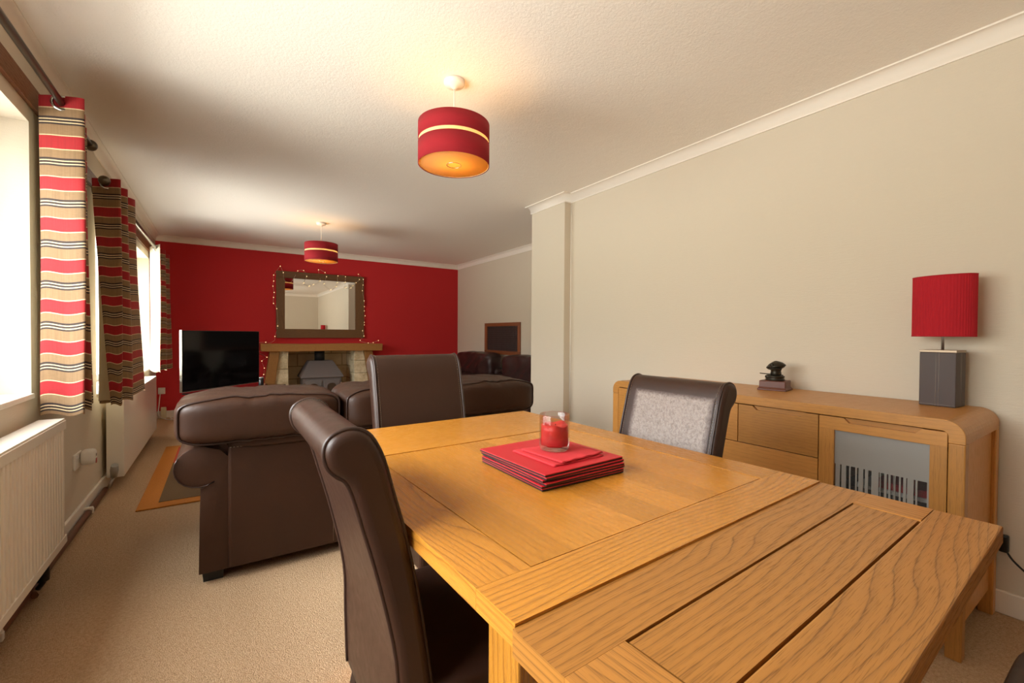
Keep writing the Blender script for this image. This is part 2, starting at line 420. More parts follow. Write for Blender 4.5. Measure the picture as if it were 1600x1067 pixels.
    def build(s, name, mat, parent=None, bevel=0.0, seg=2, sub=0, solid=0.0):
        me = bpy.data.meshes.new(name); me.from_pydata(s.v, [], s.f)
        me.color_attributes.new('tone', 'FLOAT_COLOR', 'CORNER'); me.uv_layers.new(name='UVMap')
        us = []; ts = []
        for u, t in zip(s.uv, s.tone):
            for q in u: us.extend((q[0], q[1])); ts.extend((t, t, t, 1.0))
        me.uv_layers['UVMap'].data.foreach_set('uv', us); me.color_attributes['tone'].data.foreach_set('color', ts)
        me.polygons.foreach_set('use_smooth', s.sm)
        me.update()
        o = bpy.data.objects.new(name, me); COL.objects.link(o)
        me.materials.append(M[mat] if isinstance(mat, str) else mat)
        if parent: o.parent = parent
        if bevel:
            m = o.modifiers.new('Bevel', 'BEVEL'); m.width = bevel; m.segments = seg; m.limit_method = 'ANGLE'; m.angle_limit = math.radians(40)
            m.harden_normals = False
        if solid:
            m = o.modifiers.new('Solidify', 'SOLIDIFY'); m.thickness = solid; m.offset = 0
        if sub:
            m = o.modifiers.new('Sub', 'SUBSURF'); m.levels = sub; m.render_levels = sub
        return o

def thing(name, label, cat, loc=(0, 0, 0), rz=0.0, group=None):
    o = bpy.data.objects.new(name, None); COL.objects.link(o); o.location = loc; o.rotation_euler = (0, 0, rz)
    return tag(o, label, cat, group)
def tag(o, label, cat, group=None):
    o['label'] = label; o['category'] = cat; o['kind'] = 'thing'
    if group: o['group'] = group
    return o
def struct(o): o['kind'] = 'structure'; return o
def dup(root, loc, rz, label, scale=None):
    r = root.copy(); COL.objects.link(r); r.location = loc; r.rotation_euler = (0, 0, rz); r['label'] = label
    if scale: r.scale = scale
    for ch in list(root.children):
        c = ch.copy(); COL.objects.link(c); c.parent = r
        for g_ in list(ch.children):
            d = g_.copy(); COL.objects.link(d); d.parent = c
    return r
def smooth_path(pts, per=8, closed=False):
    P = [Vector(p) for p in pts]; n = len(P); out = []
    for i in range(n if closed else n - 1):
        if closed: a, b, c, d = P[i - 1], P[i], P[(i + 1) % n], P[(i + 2) % n]
        else: a, b, c, d = P[max(i - 1, 0)], P[i], P[i + 1], P[min(i + 2, n - 1)]
        for k in range(per):
            t = k / per
            out.append(0.5 * ((2 * b) + (c - a) * t + (2 * a - 5 * b + 4 * c - d) * t * t + (3 * b - a - 3 * c + d) * t ** 3))
    if not closed: out.append(P[-1])
    return out

# ------------------------------------------------------------ the room
struct(MB().box(XL - 0.3, XR2 + 0.2, YB - 0.2, YF + 0.8, -0.1, 0).build('floor', 'carpet'))
struct(MB().box(XL - 0.3, XR2 + 0.2, YB - 0.2, YF + 0.8, H, H + 0.1).build('ceiling', 'ceiling_paint'))
wl_ = MB(); xo = XL - 0.25
wl_.box(xo, XL, YB - 0.2, WIN[0][1], 0, H); wl_.box(xo, XL, WIN[0][2], WIN[1][1], 0, H); wl_.box(xo, XL, WIN[1][2], YF + 0.1, 0, H)
for n_, y0, y1, z0, z1 in WIN: wl_.box(xo, XL, y0, y1, 0, z0); wl_.box(xo, XL, y0, y1, z1, H)
struct(wl_.build('wall_left', 'cream_wall'))
OX0, OX1, OZ = 0.826, 1.772, 0.862                      # fireplace opening
wf = MB(); wf.box(XL - 0.2, OX0 - 0.05, YF, YF + 0.12, 0, H); wf.box(OX1 + 0.05, XR2 + 0.1, YF, YF + 0.12, 0, H); wf.box(OX0 - 0.05, OX1 + 0.05, YF, YF + 0.12, OZ + 0.02, H)
struct(wf.build('wall_far', 'red_wall'))
struct(MB().box(XL - 0.2, XR + 0.3, YB - 0.15, YB, 0, H).build('wall_back', 'cream_wall'))
YS, YC, XP = 3.05, 3.552, 2.586
struct(MB().box(XR, XR + 0.2, YB, YS, 0, H).build('wall_right', 'cream_wall'))
struct(MB().box(XP, XR2 + 0.15, YS, YC, 0, H).build('wall_return', 'cream_wall', bevel=0.004))
struct(MB().box(XR2, XR2 + 0.15, YC, YF, 0, H).build('wall_side', 'cream_wall'))
struct(MB().tube([(XR - 0.001, YS - 0.006, 0.1), (XR - 0.001, YS - 0.006, H - 0.08)], 0.006, 8).build('corner_highlight', 'white_gloss'))  # white bead puts the highlight along the wall corner into the shape

def cove_profile():
    p = [(0, 0), (0, -CD), (0.008, -CD)]
    for k in range(7):
        a = PI / 2 * k / 6; p.append((0.008 + (CP - 0.016) * (1 - math.cos(a)), -CD + 0.008 + (CD - 0.016) * math.sin(a)))
    return p + [(CP, -0.008), (CP, 0)]
def cove(name, path, side):
    """mitred cornice along a plan path; side +1: room lies to the left of travel."""
    pr = cove_profile(); m = MB(); P = [Vector((x, y)) for x, y in path]; rows = []
    for i, p in enumerate(P):
        d0 = (P[i] - P[i - 1]).normalized() if i else None; d1 = (P[i + 1] - P[i]).normalized() if i < len(P) - 1 else None
        nn = [Vector((-d.y, d.x)) * side for d in (d0, d1) if d is not None]
        if len(nn) == 2: b = (nn[0] + nn[1]); b = b / (b.dot(nn[0]))
        else: b = nn[0]
        rows.append([Vector((p.x + b.x * a, p.y + b.y * a, H + z)) for a, z in pr])
    b0 = 0; k = len(pr)
    for r in rows: m.v.extend(r)
    for i in range(len(rows) - 1):
        for j in range(k):
            l = (j + 1) % k; f_ = [i * k + j, i * k + l, (i + 1) * k + l, (i + 1) * k + j]
            if side < 0: f_.reverse()
            m.face(f_, [(0, 0)] * 4, 0.5, 3 <= j <= 8)
    return struct(m.build(name, 'cove_paint'))
cove('trim_1', [(XL, YB), (XL, YF)], -1)
cove('trim_2', [(XL, YF), (XR2, YF)], -1)
cove('trim_3', [(XR2, YF), (XR2, YC)], -1)
cove('trim_4', [(XR2, YC), (XP, YC), (XP, YS), (XR, YS), (XR, YB)], -1)
cove('trim_5', [(XR, YB), (XL, YB)], -1)
def skirt(name, x0, x1, y0, y1, h=0.095): return struct(MB().box(x0, x1, y0, y1, 0, h).build(name, 'white_gloss', bevel=0.005))
skirt('baseboard_left', XL, XL + 0.016, YB, YF); skirt('baseboard_right', XR - 0.016, XR, YB, YS)
skirt('baseboard_far', XL + 0.016, 0.42, YF - 0.016, YF); skirt('baseboard_corner', 2.2, XR2, YF - 0.016, YF)
skirt('baseboard_side', XR2 - 0.016, XR2, YC, YF - 0.016); skirt('baseboard_return', XP - 0.014, XP, YS, YC); skirt('baseboard_back', XL + 0.016, XR - 0.016, YB, YB + 0.016)

for n_, y0, y1, z0, z1 in WIN:
    w = struct(bpy.data.objects.new('window_%d' % n_, None)); COL.objects.link(w)
    fx0, fx1 = XL - 0.24, XL - 0.18; m = MB(); fw = 0.06
    m.box(fx0, fx1, y0, y1, z0, z0 + fw); m.box(fx0, fx1, y0, y1, z1 - fw, z1); m.box(fx0, fx1, y0, y0 + fw, z0 + fw, z1 - fw); m.box(fx0, fx1, y1 - fw, y1, z0 + fw, z1 - fw)
    k = 3 if n_ == 2 else 2
    for i in range(1, k):
        yc = y0 + (y1 - y0) * i / k; m.box(fx0, fx1, yc - 0.04, yc + 0.04, z0 + fw, z1 - fw)
    m.build('frame', 'plastic_white', w, bevel=0.006)
    for i in range(k):
        a = y0 + (y1 - y0) * i / k; b = y0 + (y1 - y0) * (i + 1) / k
        MB().box(XL - 0.214, XL - 0.208, a + 0.05, b - 0.05, z0 + 0.05, z1 - 0.05).build('pane', 'window_glass', w)
    MB().box(XL - 0.18, XL + 0.012, y0 + 0.001, y1 - 0.001, z0 - 0.02, z0 + 0.004).build('sill', 'white_gloss', w, bevel=0.004)
# timber battens that carry the curtain poles
struct(MB().box(XL, XL + 0.018, WIN[0][1] - 0.2, 3.12, 2.128, 2.222, 1).build('trim_6', 'trim_wood', bevel=0.002))
struct(MB().box(XL, XL + 0.018, 3.75, 6.86, 2.075, 2.165, 1).build('trim_7', 'trim_wood', bevel=0.002))
struct(MB().box(XL, XL + 0.014, 6.74, 6.80, 0.68, 2.075, 2).build('trim_9', 'trim_wood', bevel=0.002))

# ------------------------------------------------------------ curtains and poles
def curtain(label, top, bot, zt, zb, eyes):
    t = thing('curtain', label, 'curtain', (0, 0, 0), 0, 'striped eyelet curtains')
    A = smooth_path([(x, y, 0) for x, y in top], 8); B = smooth_path([(x, y, 0) for x, y in bot], 8); n = len(A) - 1
    def off(P, i, d):
        a = P[min(i + 1, n)] - P[max(i - 1, 0)]; a = Vector((a.y, -a.x, 0)).normalized(); return P[i] + a * d
    L = [0]
    for i in range(n): L.append(L[-1] + (A[i + 1] - A[i]).length)
    def mk(d, za, zc):
        def fn(u, v):
            i = round(u * n); k = v ** 1.3; p = off(A, i, d).lerp(off(B, i, d), k)
            wv = 0.006 * math.sin(v * 5 + i * 0.35) * v
            return (p.x + wv, p.y, za + (zc - za) * v + (0.008 * math.sin(i * 0.5) * v))
        return fn
    m = MB().grid(mk(0, zt, zb), n, 30, lambda u, v: (L[round(u * n)], v * (zt - zb))); m.build('fabric', 'striped_cloth', t)
    m = MB().grid(mk(-0.006, zt - 0.004, zb + 0.012), n, 30); m.build('lining', 'lining_cloth', t)
    for (x, y, z, ang) in eyes:
        r = MB().tube([(0.030 * math.cos(a), 0, 0.030 * math.sin(a)) for a in [2 * PI * k / 20 for k in range(20)]], 0.0065, 6, True).build('eyelet', 'chrome', t)
        r.location = (x, y, z); r.rotation_euler = (0, 0, ang)
    return t
curtain('red and tan striped curtain nearest, half covering the first window, pole passing through its top',
        [(-0.672, 2.80), (-0.60, 2.762), (-0.512, 2.735), (-0.56, 2.82), (-0.665, 2.90), (-0.595, 2.90), (-0.545, 2.925), (-0.58, 3.0), (-0.665, 3.07), (-0.61, 3.08), (-0.575, 3.12), (-0.62, 3.18)],
        [(-0.665, 2.78), (-0.59, 2.762), (-0.515, 2.735), (-0.55, 2.82), (-0.655, 2.90), (-0.575, 2.89), (-0.525, 2.90), (-0.57, 2.98), (-0.66, 3.05), (-0.60, 3.08), (-0.56, 3.10), (-0.62, 3.18)],
        2.178, 0.752, [(-0.59, 2.757, 2.145, 0.1)])
curtain('striped curtain hanging at the near end of the second radiator, hem swung along it',
        [(-0.665, 3.72), (-0.60, 3.69), (-0.522, 3.66), (-0.56, 3.76), (-0.655, 3.84), (-0.58, 3.85), (-0.518, 3.89), (-0.57, 3.98), (-0.66, 4.05), (-0.58, 4.07), (-0.515, 4.16), (-0.56, 4.24), (-0.65, 4.3)],
        [(-0.585, 3.77), (-0.555, 3.77), (-0.535, 3.80), (-0.57, 3.87), (-0.672, 3.94), (-0.565, 3.98), (-0.520, 4.06), (-0.55, 4.18), (-0.64, 4.26), (-0.56, 4.36), (-0.525, 4.62), (-0.55, 4.72), (-0.63, 4.74)],
        2.082, 0.655, [(-0.59, 3.685, 2.05, 0.35)])
curtain('striped curtain in the corner beside the red wall, pale lining turned towards the room',
        [(-0.542, 6.06), (-0.60, 6.2), (-0.655, 6.35), (-0.60, 6.42), (-0.535, 6.5), (-0.58, 6.6), (-0.64, 6.68), (-0.58, 6.74), (-0.525, 6.86), (-0.58, 6.96), (-0.63, 7.0)],
        [(-0.542, 6.06), (-0.60, 6.2), (-0.655, 6.35), (-0.60, 6.42), (-0.525, 6.5), (-0.58, 6.6), (-0.64, 6.68), (-0.57, 6.74), (-0.505, 6.86), (-0.56, 6.96), (-0.63, 7.0)],
        2.085, 0.69, [(-0.585, 6.17, 2.05, 0.4)])
def pole(label, y0, y1, z, fin):
    t = thing('curtain_pole', label, 'curtain pole', (-0.59, y0, z), 0, 'curtain poles')
    MB().tube([(0, 0, 0), (0, y1 - y0, 0)], 0.014, 14).build('rod', 'pole_metal', t)
    for yy in fin:
        MB().lathe([(0.001, -0.034), (0.016, -0.03), (0.026, -0.018), (0.030, 0), (0.026, 0.014), (0.018, 0.02), (0.020, 0.026), (0.014, 0.034)], (0, yy - y0, 0), 20, 'Y').build('finial', 'pole_metal', t)
    for yy in (y0 + 0.25, y1 - 0.3):
        b = MB().tube([(0, yy - y0, 0), (0, yy - y0, -0.0), (-0.10, yy - y0, 0)], 0.007, 8); b.tube([(0, yy - y0 - 0.008, 0), (0, yy - y0 + 0.008, 0)], 0.02, 14)
        b.tube([(-0.103, yy - y0, 0), (-0.095, yy - y0, 0)], 0.026, 14); b.build('bracket', 'pole_metal', t)
pole('grey metal curtain pole over the first window, running out at the top left edge', 0.0, 3.26, 2.145, (3.285,))
pole('grey metal curtain pole over the second window, ball end by the middle curtain', 3.64, 7.02, 2.05, (3.62,))

# ------------------------------------------------------------ radiators and pipe
def radiator_ribbed():
    y0, y1, z0, z1, xf, xb = 1.45, 2.752, 0.178, 0.735, -0.582, -0.672
    t = thing('radiator', 'white ribbed panel radiator below the first window', 'radiator', (0, 0, 0))
    m = MB(); prof = [(xf - 0.012, y0)]; pit = 0.0355; y = y0
    pts = []
    k = 0
    while y < y1 - pit:
        pts += [(xf - 0.018, y), (xf - 0.018, y + 0.012), (xf - 0.002, y + 0.015), (xf - 0.002, y + pit - 0.004)]; y += pit
    pts += [(xf - 0.012, y1), (xf - 0.03, y1), (xf - 0.03, y0)]
    m.prism(pts, z0 + 0.035, z1 - 0.045, 2); m.box(xf - 0.03, xf, y0, y1, z0, z0 + 0.035); m.box(xf - 0.03, xf, y0, y1, z1 - 0.045, z1 - 0.006)
    m.build('panel', 'radiator_white', t, bevel=0.002)
    MB().box(xb, xf - 0.004, y0, y1, z1 - 0.008, z1 + 0.002).build('top_grille', 'radiator_white', t, bevel=0.002)
    MB().box(xb, xf - 0.03, y1 - 0.012, y1, z0, z1 - 0.008).build('side_panel', 'radiator_white', t, bevel=0.002)
    MB().box(xb, xb + 0.02, y0, y1 - 0.012, z0 + 0.01, z1 - 0.01).build('back_panel', 'radiator_white', t)
    MB().box(XL + 0.001, xb, 2.3, 2.34, z0 + 0.05, z1 - 0.05).build('wall_bracket', 'radiator_white', t)
    m = MB().tube([(-0.64, 2.66, z0 + 0.01), (-0.64, 2.66, 0.05), (-0.655, 2.66, 0.028)], 0.011, 10); m.tube([(-0.64, 2.66, 0.06), (-0.64, 2.66, 0.13)], 0.022, 12)
    m.build('valve', 'black_plastic', t)
radiator_ribbed()
def radiator_flat():
    y0, y1, z0, z1, xf, xb = 4.19, 6.10, 0.082, 0.655, -0.586, -0.684
    t = thing('radiator', 'white flat fronted radiator below the second window', 'radiator', (0, 0, 0))
    MB().box(xf - 0.02, xf, y0 + 0.004, y1, z0, z1 - 0.01).build('panel', 'radiator_white', t, bevel=0.006)
    MB().box(xb, xf - 0.002, y0, y0 + 0.012, z0, z1 - 0.004).build('side_panel', 'radiator_white', t, bevel=0.002)
    MB().box(xb, xf - 0.002, y1 - 0.012, y1, z0, z1 - 0.004).build('side_panel', 'radiator_white', t, bevel=0.002)
    MB().box(xb, xf, y0, y1, z1 - 0.012, z1).build('top_grille', 'radiator_white', t, bevel=0.003)
    MB().box(xb, xb + 0.015, y0 + 0.012, y1 - 0.012, z0, z1 - 0.012).build('back_panel', 'radiator_white', t)
    MB().box(XL + 0.001, xb, 5.0, 5.05, z0 + 0.1, z1 - 0.1).build('wall_bracket', 'radiator_white', t)
    v = MB().tube([(-0.635, 4.13, 0.105), (-0.628, 4.10, 0.155), (-0.622, 4.08, 0.195)], [0.019, 0.024, 0.021], 14).build('valve', 'plastic_grey', t)
    m = MB().tube([(-0.645, 4.185, 0.11), (-0.638, 4.14, 0.10), (-0.66, 4.11, 0.03)], 0.011, 10); m.build('pipe', 'brushed_steel', t)
radiator_flat()
p = MB().tube([(-0.675, 1.2, 0.03), (-0.675, 4.11, 0.03)], 0.016, 10); p.tube([(-0.648, 2.6, 0.026), (-0.672, 2.65, 0.026)], 0.012, 8)
tag(p.build('heating_pipe', 'copper_brown'), 'brown heating pipe running along the left skirting between the radiators', 'pipe')
for yy, lb in ((2.30, 'white pipe clip on the heating pipe below the ribbed radiator'), (3.64, 'white pipe clip on the skirting between the two radiators')):
    m = MB().box(-0.697, -0.655, yy - 0.011, yy + 0.011, 0.040, 0.058); m.box(-0.662, -0.652, yy - 0.011, yy + 0.011, 0.018, 0.05)
    tag(m.build('pipe_clip', 'plastic_white', bevel=0.003), lb, 'clip', 'pipe clips')

# sockets, adapters, leads
t = thing('wall_socket', 'white socket plate on the cream wall right of the ribbed radiator', 'socket', (XL, 3.54, 0.372))
MB().box(0, 0.012, -0.075, 0.075, -0.045, 0.045).build('faceplate', 'plastic_white', t, bevel=0.004)
for yy in (-0.035, 0.035): MB().box(0.012, 0.018, yy - 0.006, yy + 0.006, 0.018, 0.034).build('switch', 'plastic_white', t)
t = thing('air_freshener', 'white plug-in air freshener in the socket by the ribbed radiator', 'air freshener', (XL + 0.0135, 3.575, 0.375))
MB().pillow((0.035, 0, 0.005), (0.034, 0.036, 0.046), 4, 8).build('case', 'plastic_white', t)
MB().box(0.068, 0.0705, -0.014, 0.010, -0.034, -0.006).build('red_tab', 'plastic_red', t)
MB().box(0.068, 0.0705, -0.012, 0.008, 0.008, 0.022).build('window', 'plastic_grey', t)
MB().lathe([(0.014, -0.012), (0.017, 0), (0.014, 0.012)], (0.045, 0.04, -0.02), 14, 'Y').build('dial', 'plastic_white', t)
t = thing('wall_socket', 'white socket low on the red wall behind the television', 'socket', (-0.66, YF, 0.36))
MB().box(-0.03, 0.045, -0.012, 0, -0.042, 0.042).build('faceplate', 'plastic_white', t, bevel=0.003)
MB().box(-0.01, 0.03, -0.045, -0.012, -0.025, 0.02).build('plug', 'plastic_white', t, bevel=0.006)
t = thing('power_adapter', 'cream plastic adapter box at the foot of the red wall corner', 'adapter', (-0.628, 7.28, 0.0))
MB().box(-0.028, 0.028, -0.03, 0.03, 0.0, 0.15).build('case', 'plastic_cream', t, bevel=0.006)
m = MB().tube(smooth_path([(-0.662, 7.295, 0.33), (-0.672, 7.26, 0.2), (-0.672, 7.22, 0.06), (-0.60, 7.19, 0.008), (-0.5, 7.1, 0.008), (-0.42, 7.15, 0.008), (-0.46, 7.2, 0.02), (-0.55, 7.14, 0.03), (-0.48, 7.05, 0.008), (-0.36, 7.0, 0.008)]), 0.006, 6)
tag(m.build('power_lead', 'plastic_white'), 'tangle of white leads on the carpet below the red wall socket', 'cable')
t = thing('lamp_plug', 'black plug on the right wall with a lead dropping away below the sideboard', 'plug', (XR, 0.368, 0.30))
MB().box(-0.026, 0, -0.016, 0.012, -0.045, 0.025).build('plug_body', 'black_plastic', t, bevel=0.006)
MB().tube(smooth_path([(-0.018, -0.012, -0.042), (-0.018, -0.03, -0.07), (-0.018, -0.07, -0.108), (-0.018, -0.14, -0.16), (-0.018, -0.26, -0.23), (-0.03, -0.5, -0.292)]), 0.0035, 6).build('lead', 'black_rubber', t)

# ------------------------------------------------------------ rug
t = thing('rug', 'brown and orange bordered rug on the carpet beside the sofa', 'rug', (0, 0, 0))
MB().box(-0.45, 1.6, 3.57, 5.43, 0.0005, 0.010).build('border', 'rug_orange', t, bevel=0.003)
MB().box(-0.345, 1.5, 3.665, 5.33, 0.0095, 0.0125).build('field', 'rug_brown', t)
MB().box(-0.345, -0.19, 4.72, 5.33, 0.012, 0.014).build('red_block', 'rug_red', t)
MB().box(-0.185, 1.5, 5.1, 5.33, 0.012, 0.014).build('orange_block', 'rug_orange', t)

# ------------------------------------------------------------ brown leather sofa, back to the table
def piping_loop(cx, cy, cz, sx, sz, p, y, n=64):
    L = []
    for k in range(n):
        a = 2 * PI * k / n; c, s_ = math.cos(a), math.sin(a)
        r = (abs(c) ** p + abs(s_) ** p) ** (-1 / p); L.append((cx + c * r * sx, y, cz + s_ * r * sz))
    return L
def sofa():
    t = thing('sofa', 'brown leather three seat sofa with its back to the dining table', 'sofa', (0.775, 2.35, 0))
    hw = 0.75
    MB().box(-hw, hw, 0.03, 0.88, 0.06, 0.40).build('base', 'sofa_leather', t, bevel=0.02, seg=3)
    m = MB().box(-hw, hw, 0.0, 0.10, 0.055, 0.615); m.build('back_panel', 'sofa_leather', t, bevel=0.012, seg=3)
    MB().pillow((0, 0.055, 0.638), (hw + 0.005, 0.075, 0.042), 7, 16).build('back_rail', 'sofa_leather', t)
    for x in (-0.30, -0.09, 0.14, 0.36): MB().tube([(x, -0.001, 0.07), (x, -0.001, 0.60)], 0.0022, 5).build('seam', 'sofa_seam', t)
    m = MB()
    for k in range(110):
        x = -hw + 0.01 + k * (2 * hw - 0.02) / 109; m.box(x - 0.004, x + 0.003, -0.0075, -0.0025, 0.607, 0.610)
    m.build('stitching', 'stitch', t)
    for s_ in (-1, 1):
        pts = [(0.745, 0.055), (0.86, 0.055), (0.856, 0.30), (0.852, 0.435)]
        for k in range(15):
            a = math.radians(-125 + k * 250 / 14 * 0.98); pts.append((0.855 + 0.092 * math.cos(a), 0.533 + 0.088 * math.sin(a)))
        pts += [(0.78, 0.60), (0.745, 0.56)]
        if s_ < 0: pts = [(-x, z) for x, z in reversed(pts)]
        a = MB().prism(pts, 0.012, 0.90, 1, smooth=False, n=4); o = a.build('arm', 'sofa_leather', t, bevel=0.014, seg=3)
        o.data.polygons.foreach_set('use_smooth', [True] * len(o.data.polygons))
        MB().tube([(x, 0.006, z) for x, z in pts[7:-3]], 0.003, 6).build('arm_piping', 'piping_leather', t)
        for yy in (0.05, 0.82):
            MB().prism([(s_ * 0.77, 0.0), (s_ * 0.845, 0.0), (s_ * 0.85, 0.06), (s_ * 0.765, 0.06)][::s_], yy, yy + 0.07, 1).build('foot', 'black_foot', t)
    xs = [(-0.948, -0.262), (-0.258, 0.318), (0.322, 0.948)]
    for k, (a, b) in enumerate(xs):
        cx, sx = (a + b) / 2, (b - a) / 2
        ph = k * 2.1
        def fn(w, d, ph=ph, sx=sx):
            w = w.copy(); u = w.x / sx
            w.z += 0.005 * math.sin(u * 6 + ph + 2 * math.sin(u * 3)) * max(0, d.z) * (0.6 + 0.4 * math.sin(w.y * 20 + u * 4)) - 0.02 * abs(u) ** 3 * max(0, d.z)
            w.z += 0.004 * (w.y / 0.2)
            w.y += 0.004 * math.sin(u * 4 + ph + w.z * 18)
            w.z += 0.0025 * math.sin(u * 21 + w.y * 40 + ph + 3 * math.sin(u * 5))
            return w
        MB().pillow((cx, 0.155, 0.742), (sx, 0.225, 0.104), 6, 26, fn).build('back_cushion', 'sofa_leather', t)
        lp = []
        for x, y, z in piping_loop(0, 0, 0, sx * 0.945, 0.104 * 0.945, 6, -0.82 * 0.225, 96):
            w = fn(Vector((x, y, z)), Vector((x / sx, -0.82, z / 0.104)))
            lp.append((cx + w.x * 1.004, 0.155 + w.y - 0.003, 0.742 + w.z * 1.015))
        MB().tube(lp, 0.005, 6, True).build('cushion_piping', 'piping_leather', t)
        MB().pillow((max(-0.5, min(0.5, cx)), 0.58, 0.46), (0.245, 0.32, 0.085), 5, 12).build('seat_cushion', 'sofa_leather', t)
sofa()

def armchair(label, cx, cy, w):
    t = thing('armchair', label, 'armchair', (cx, cy, 0), 0, 'dark leather armchairs against the right wall')
    MB().box(-0.45, 0.36, -w / 2 + 0.1, w / 2 - 0.1, 0.06, 0.36).build('base', 'armchair_leather', t, bevel=0.02)
    MB().pillow((-0.10, 0, 0.43), (0.34, w / 2 - 0.17, 0.09), 5, 12).build('seat_cushion', 'armchair_leather', t)
    MB().box(0.16, 0.36, -w / 2 + 0.05, w / 2 - 0.05, 0.06, 0.62).build('back_frame', 'armchair_leather', t, bevel=0.04)
    def fn(v, d):
        v = v.copy(); q = v.copy(); v.z += 0.006 * math.sin(q.y * 17 + q.x * 20 + 2 * math.sin(q.y * 9)) * abs(d.z); v.x += 0.007 * math.sin(q.y * 23 + q.z * 14 + 2 * math.sin(q.z * 19 + q.y * 5)); return v
    MB().pillow((0.19, 0, 0.665), (0.14, w / 2 - 0.10, 0.185), 5.5, 24, fn).build('back_cushion', 'armchair_leather', t)
    for s_ in (-1, 1):
        MB().box(-0.45, 0.34, s_ * (w / 2 - 0.085) - 0.085, s_ * (w / 2 - 0.085) + 0.085, 0.06, 0.42).build('arm', 'armchair_leather', t, bevel=0.03, seg=3)
        MB().pillow((-0.06, s_ * (w / 2 - 0.09), 0.47), (0.40, 0.105, 0.08), 4, 12, fn).build('arm_pad', 'armchair_leather', t)
        for xx in (-0.40, 0.26): MB().box(xx, xx + 0.06, s_ * (w / 2 - 0.085) - 0.03, s_ * (w / 2 - 0.085) + 0.03, 0, 0.06).build('foot', 'black_foot', t)
armchair('dark brown leather armchair in the far corner, its cushion left of the wall hatch gap', 3.25, 6.17, 1.34)
armchair('dark brown leather armchair below the framed hatch, partly hidden by the wall end', 3.25, 4.66, 1.5)

# ------------------------------------------------------------ television corner
dirx = Vector((0.678, 0.701)).normalized(); rz = math.atan2(dirx.y, dirx.x)
t = thing('television', 'black flat television with a silver edge in the corner before the red wall', 'television', (0.030, 5.49, 0.500), rz)
w2 = 0.4875
MB().box(-w2 + 0.003, w2, 0.0, 0.022, 0.062, 0.648).build('housing', 'black_plastic', t, bevel=0.004)
MB().box(-w2 + 0.016, w2 - 0.01, -0.003, 0.001, 0.074, 0.640).build('screen', 'screen_black', t)
MB().box(-w2 - 0.001, -w2 + 0.005, -0.003, 0.024, 0.060, 0.650).build('edge_trim', 'chrome', t, bevel=0.003)
MB().box(-w2, w2, -0.004, 0.002, 0.060, 0.066).build('lower_trim', 'brushed_steel', t)
MB().prism([(-0.06, 0.012), (0.06, 0.012), (0.045, 0.10), (-0.045, 0.10)], 0.022, 0.05, 1).build('neck', 'black_plastic', t, bevel=0.004)
MB().box(-0.27, 0.27, -0.11, 0.15, 0.0, 0.014).build('stand_base', 'brushed_steel', t, bevel=0.006)
t = thing('tv_stand', 'low dark stand with glass top carrying the television', 'stand', (0.09, 5.74, 0), rz)
MB().box(-0.36, 0.62, -0.20, 0.25, 0.484, 0.499).build('top', 'screen_black', t, bevel=0.003)
MB().box(-0.34, 0.58, -0.18, 0.22, 0.22, 0.232).build('shelf', 'screen_black', t)
MB().box(-0.34, 0.58, -0.18, 0.22, 0.02, 0.06).build('plinth', 'black_plastic', t)
for x in (-0.335, 0.54):
    for y in (-0.175, 0.18): MB().box(x, x + 0.03, y, y + 0.03, 0, 0.484).build('leg', 'black_plastic', t)
t = thing('can', 'small black can with a pale top on the stand beside the fireplace post', 'can', (0.4, 6.06, 0.499))
MB().lathe([(0.026, 0), (0.028, 0.01), (0.028, 0.085)], (0, 0, 0), 18).build('body', 'black_plastic', t)
MB().lathe([(0.028, 0.085), (0.026, 0.098), (0.012, 0.1)], (0, 0, 0), 18).build('cap', 'plastic_grey', t)

# ------------------------------------------------------------ fireplace and stove
t = thing('fireplace', 'oak beam fireplace with slanting timber posts and stone jambs against the red wall', 'fireplace', (0, 0, 0))
def wob(a, k=0.006): return a + rnd.uniform(-k, k)
yb0 = 7.11
pts = [(0.472, 0.868), (0.9, 0.860), (1.4, 0.864), (2.19, 0.858), (2.196, 0.968), (1.7, 0.976), (1.1, 0.970), (0.468, 0.978)]
MB().prism(pts, yb0, YF - 0.002, 1, g=0).build('mantel_beam', 'oak_beam', t, bevel=0.008, seg=3)
MB().prism([(0.462, 0.0), (0.595, 0.0), (0.712, 0.862), (0.588, 0.866)], 7.165, YF - 0.002, 1, g=2).build('timber_post', 'oak_beam', t, bevel=0.007)
MB().prism([(2.06, 0.0), (2.185, 0.0), (2.046, 0.862), (1.915, 0.862)], 7.165, YF - 0.002, 1, g=2).build('timber_post', 'oak_beam', t, bevel=0.007)
m = MB()
for z0, z1 in ((0, 0.19), (0.195, 0.33), (0.335, 0.60), (0.605, 0.86)):
    xl = lambda z: 0.597 + (0.714 - 0.597) * z / 0.862
    m.prism([(xl(z0), z0), (0.826 + rnd.uniform(-.006, .006), z0), (0.826 + rnd.uniform(-.006, .006), z1), (xl(z1), z1)], 7.215, YF + 0.124, 1)
m.build('stone_jamb', 'stone', t, bevel=0.006)
m = MB()
for z0, z1 in ((0, 0.21), (0.215, 0.50), (0.505, 0.70), (0.705, 0.86)):
    xr = lambda z: 2.058 + (1.913 - 2.058) * z / 0.862
    m.prism([(1.772 + rnd.uniform(-.006, .006), z0), (xr(z0), z0), (xr(z1), z1), (1.772 + rnd.uniform(-.006, .006), z1)], 7.215, YF + 0.124, 1)
m.build('stone_jamb', 'stone', t, bevel=0.006)
m = MB(); yk = YF + 0.40
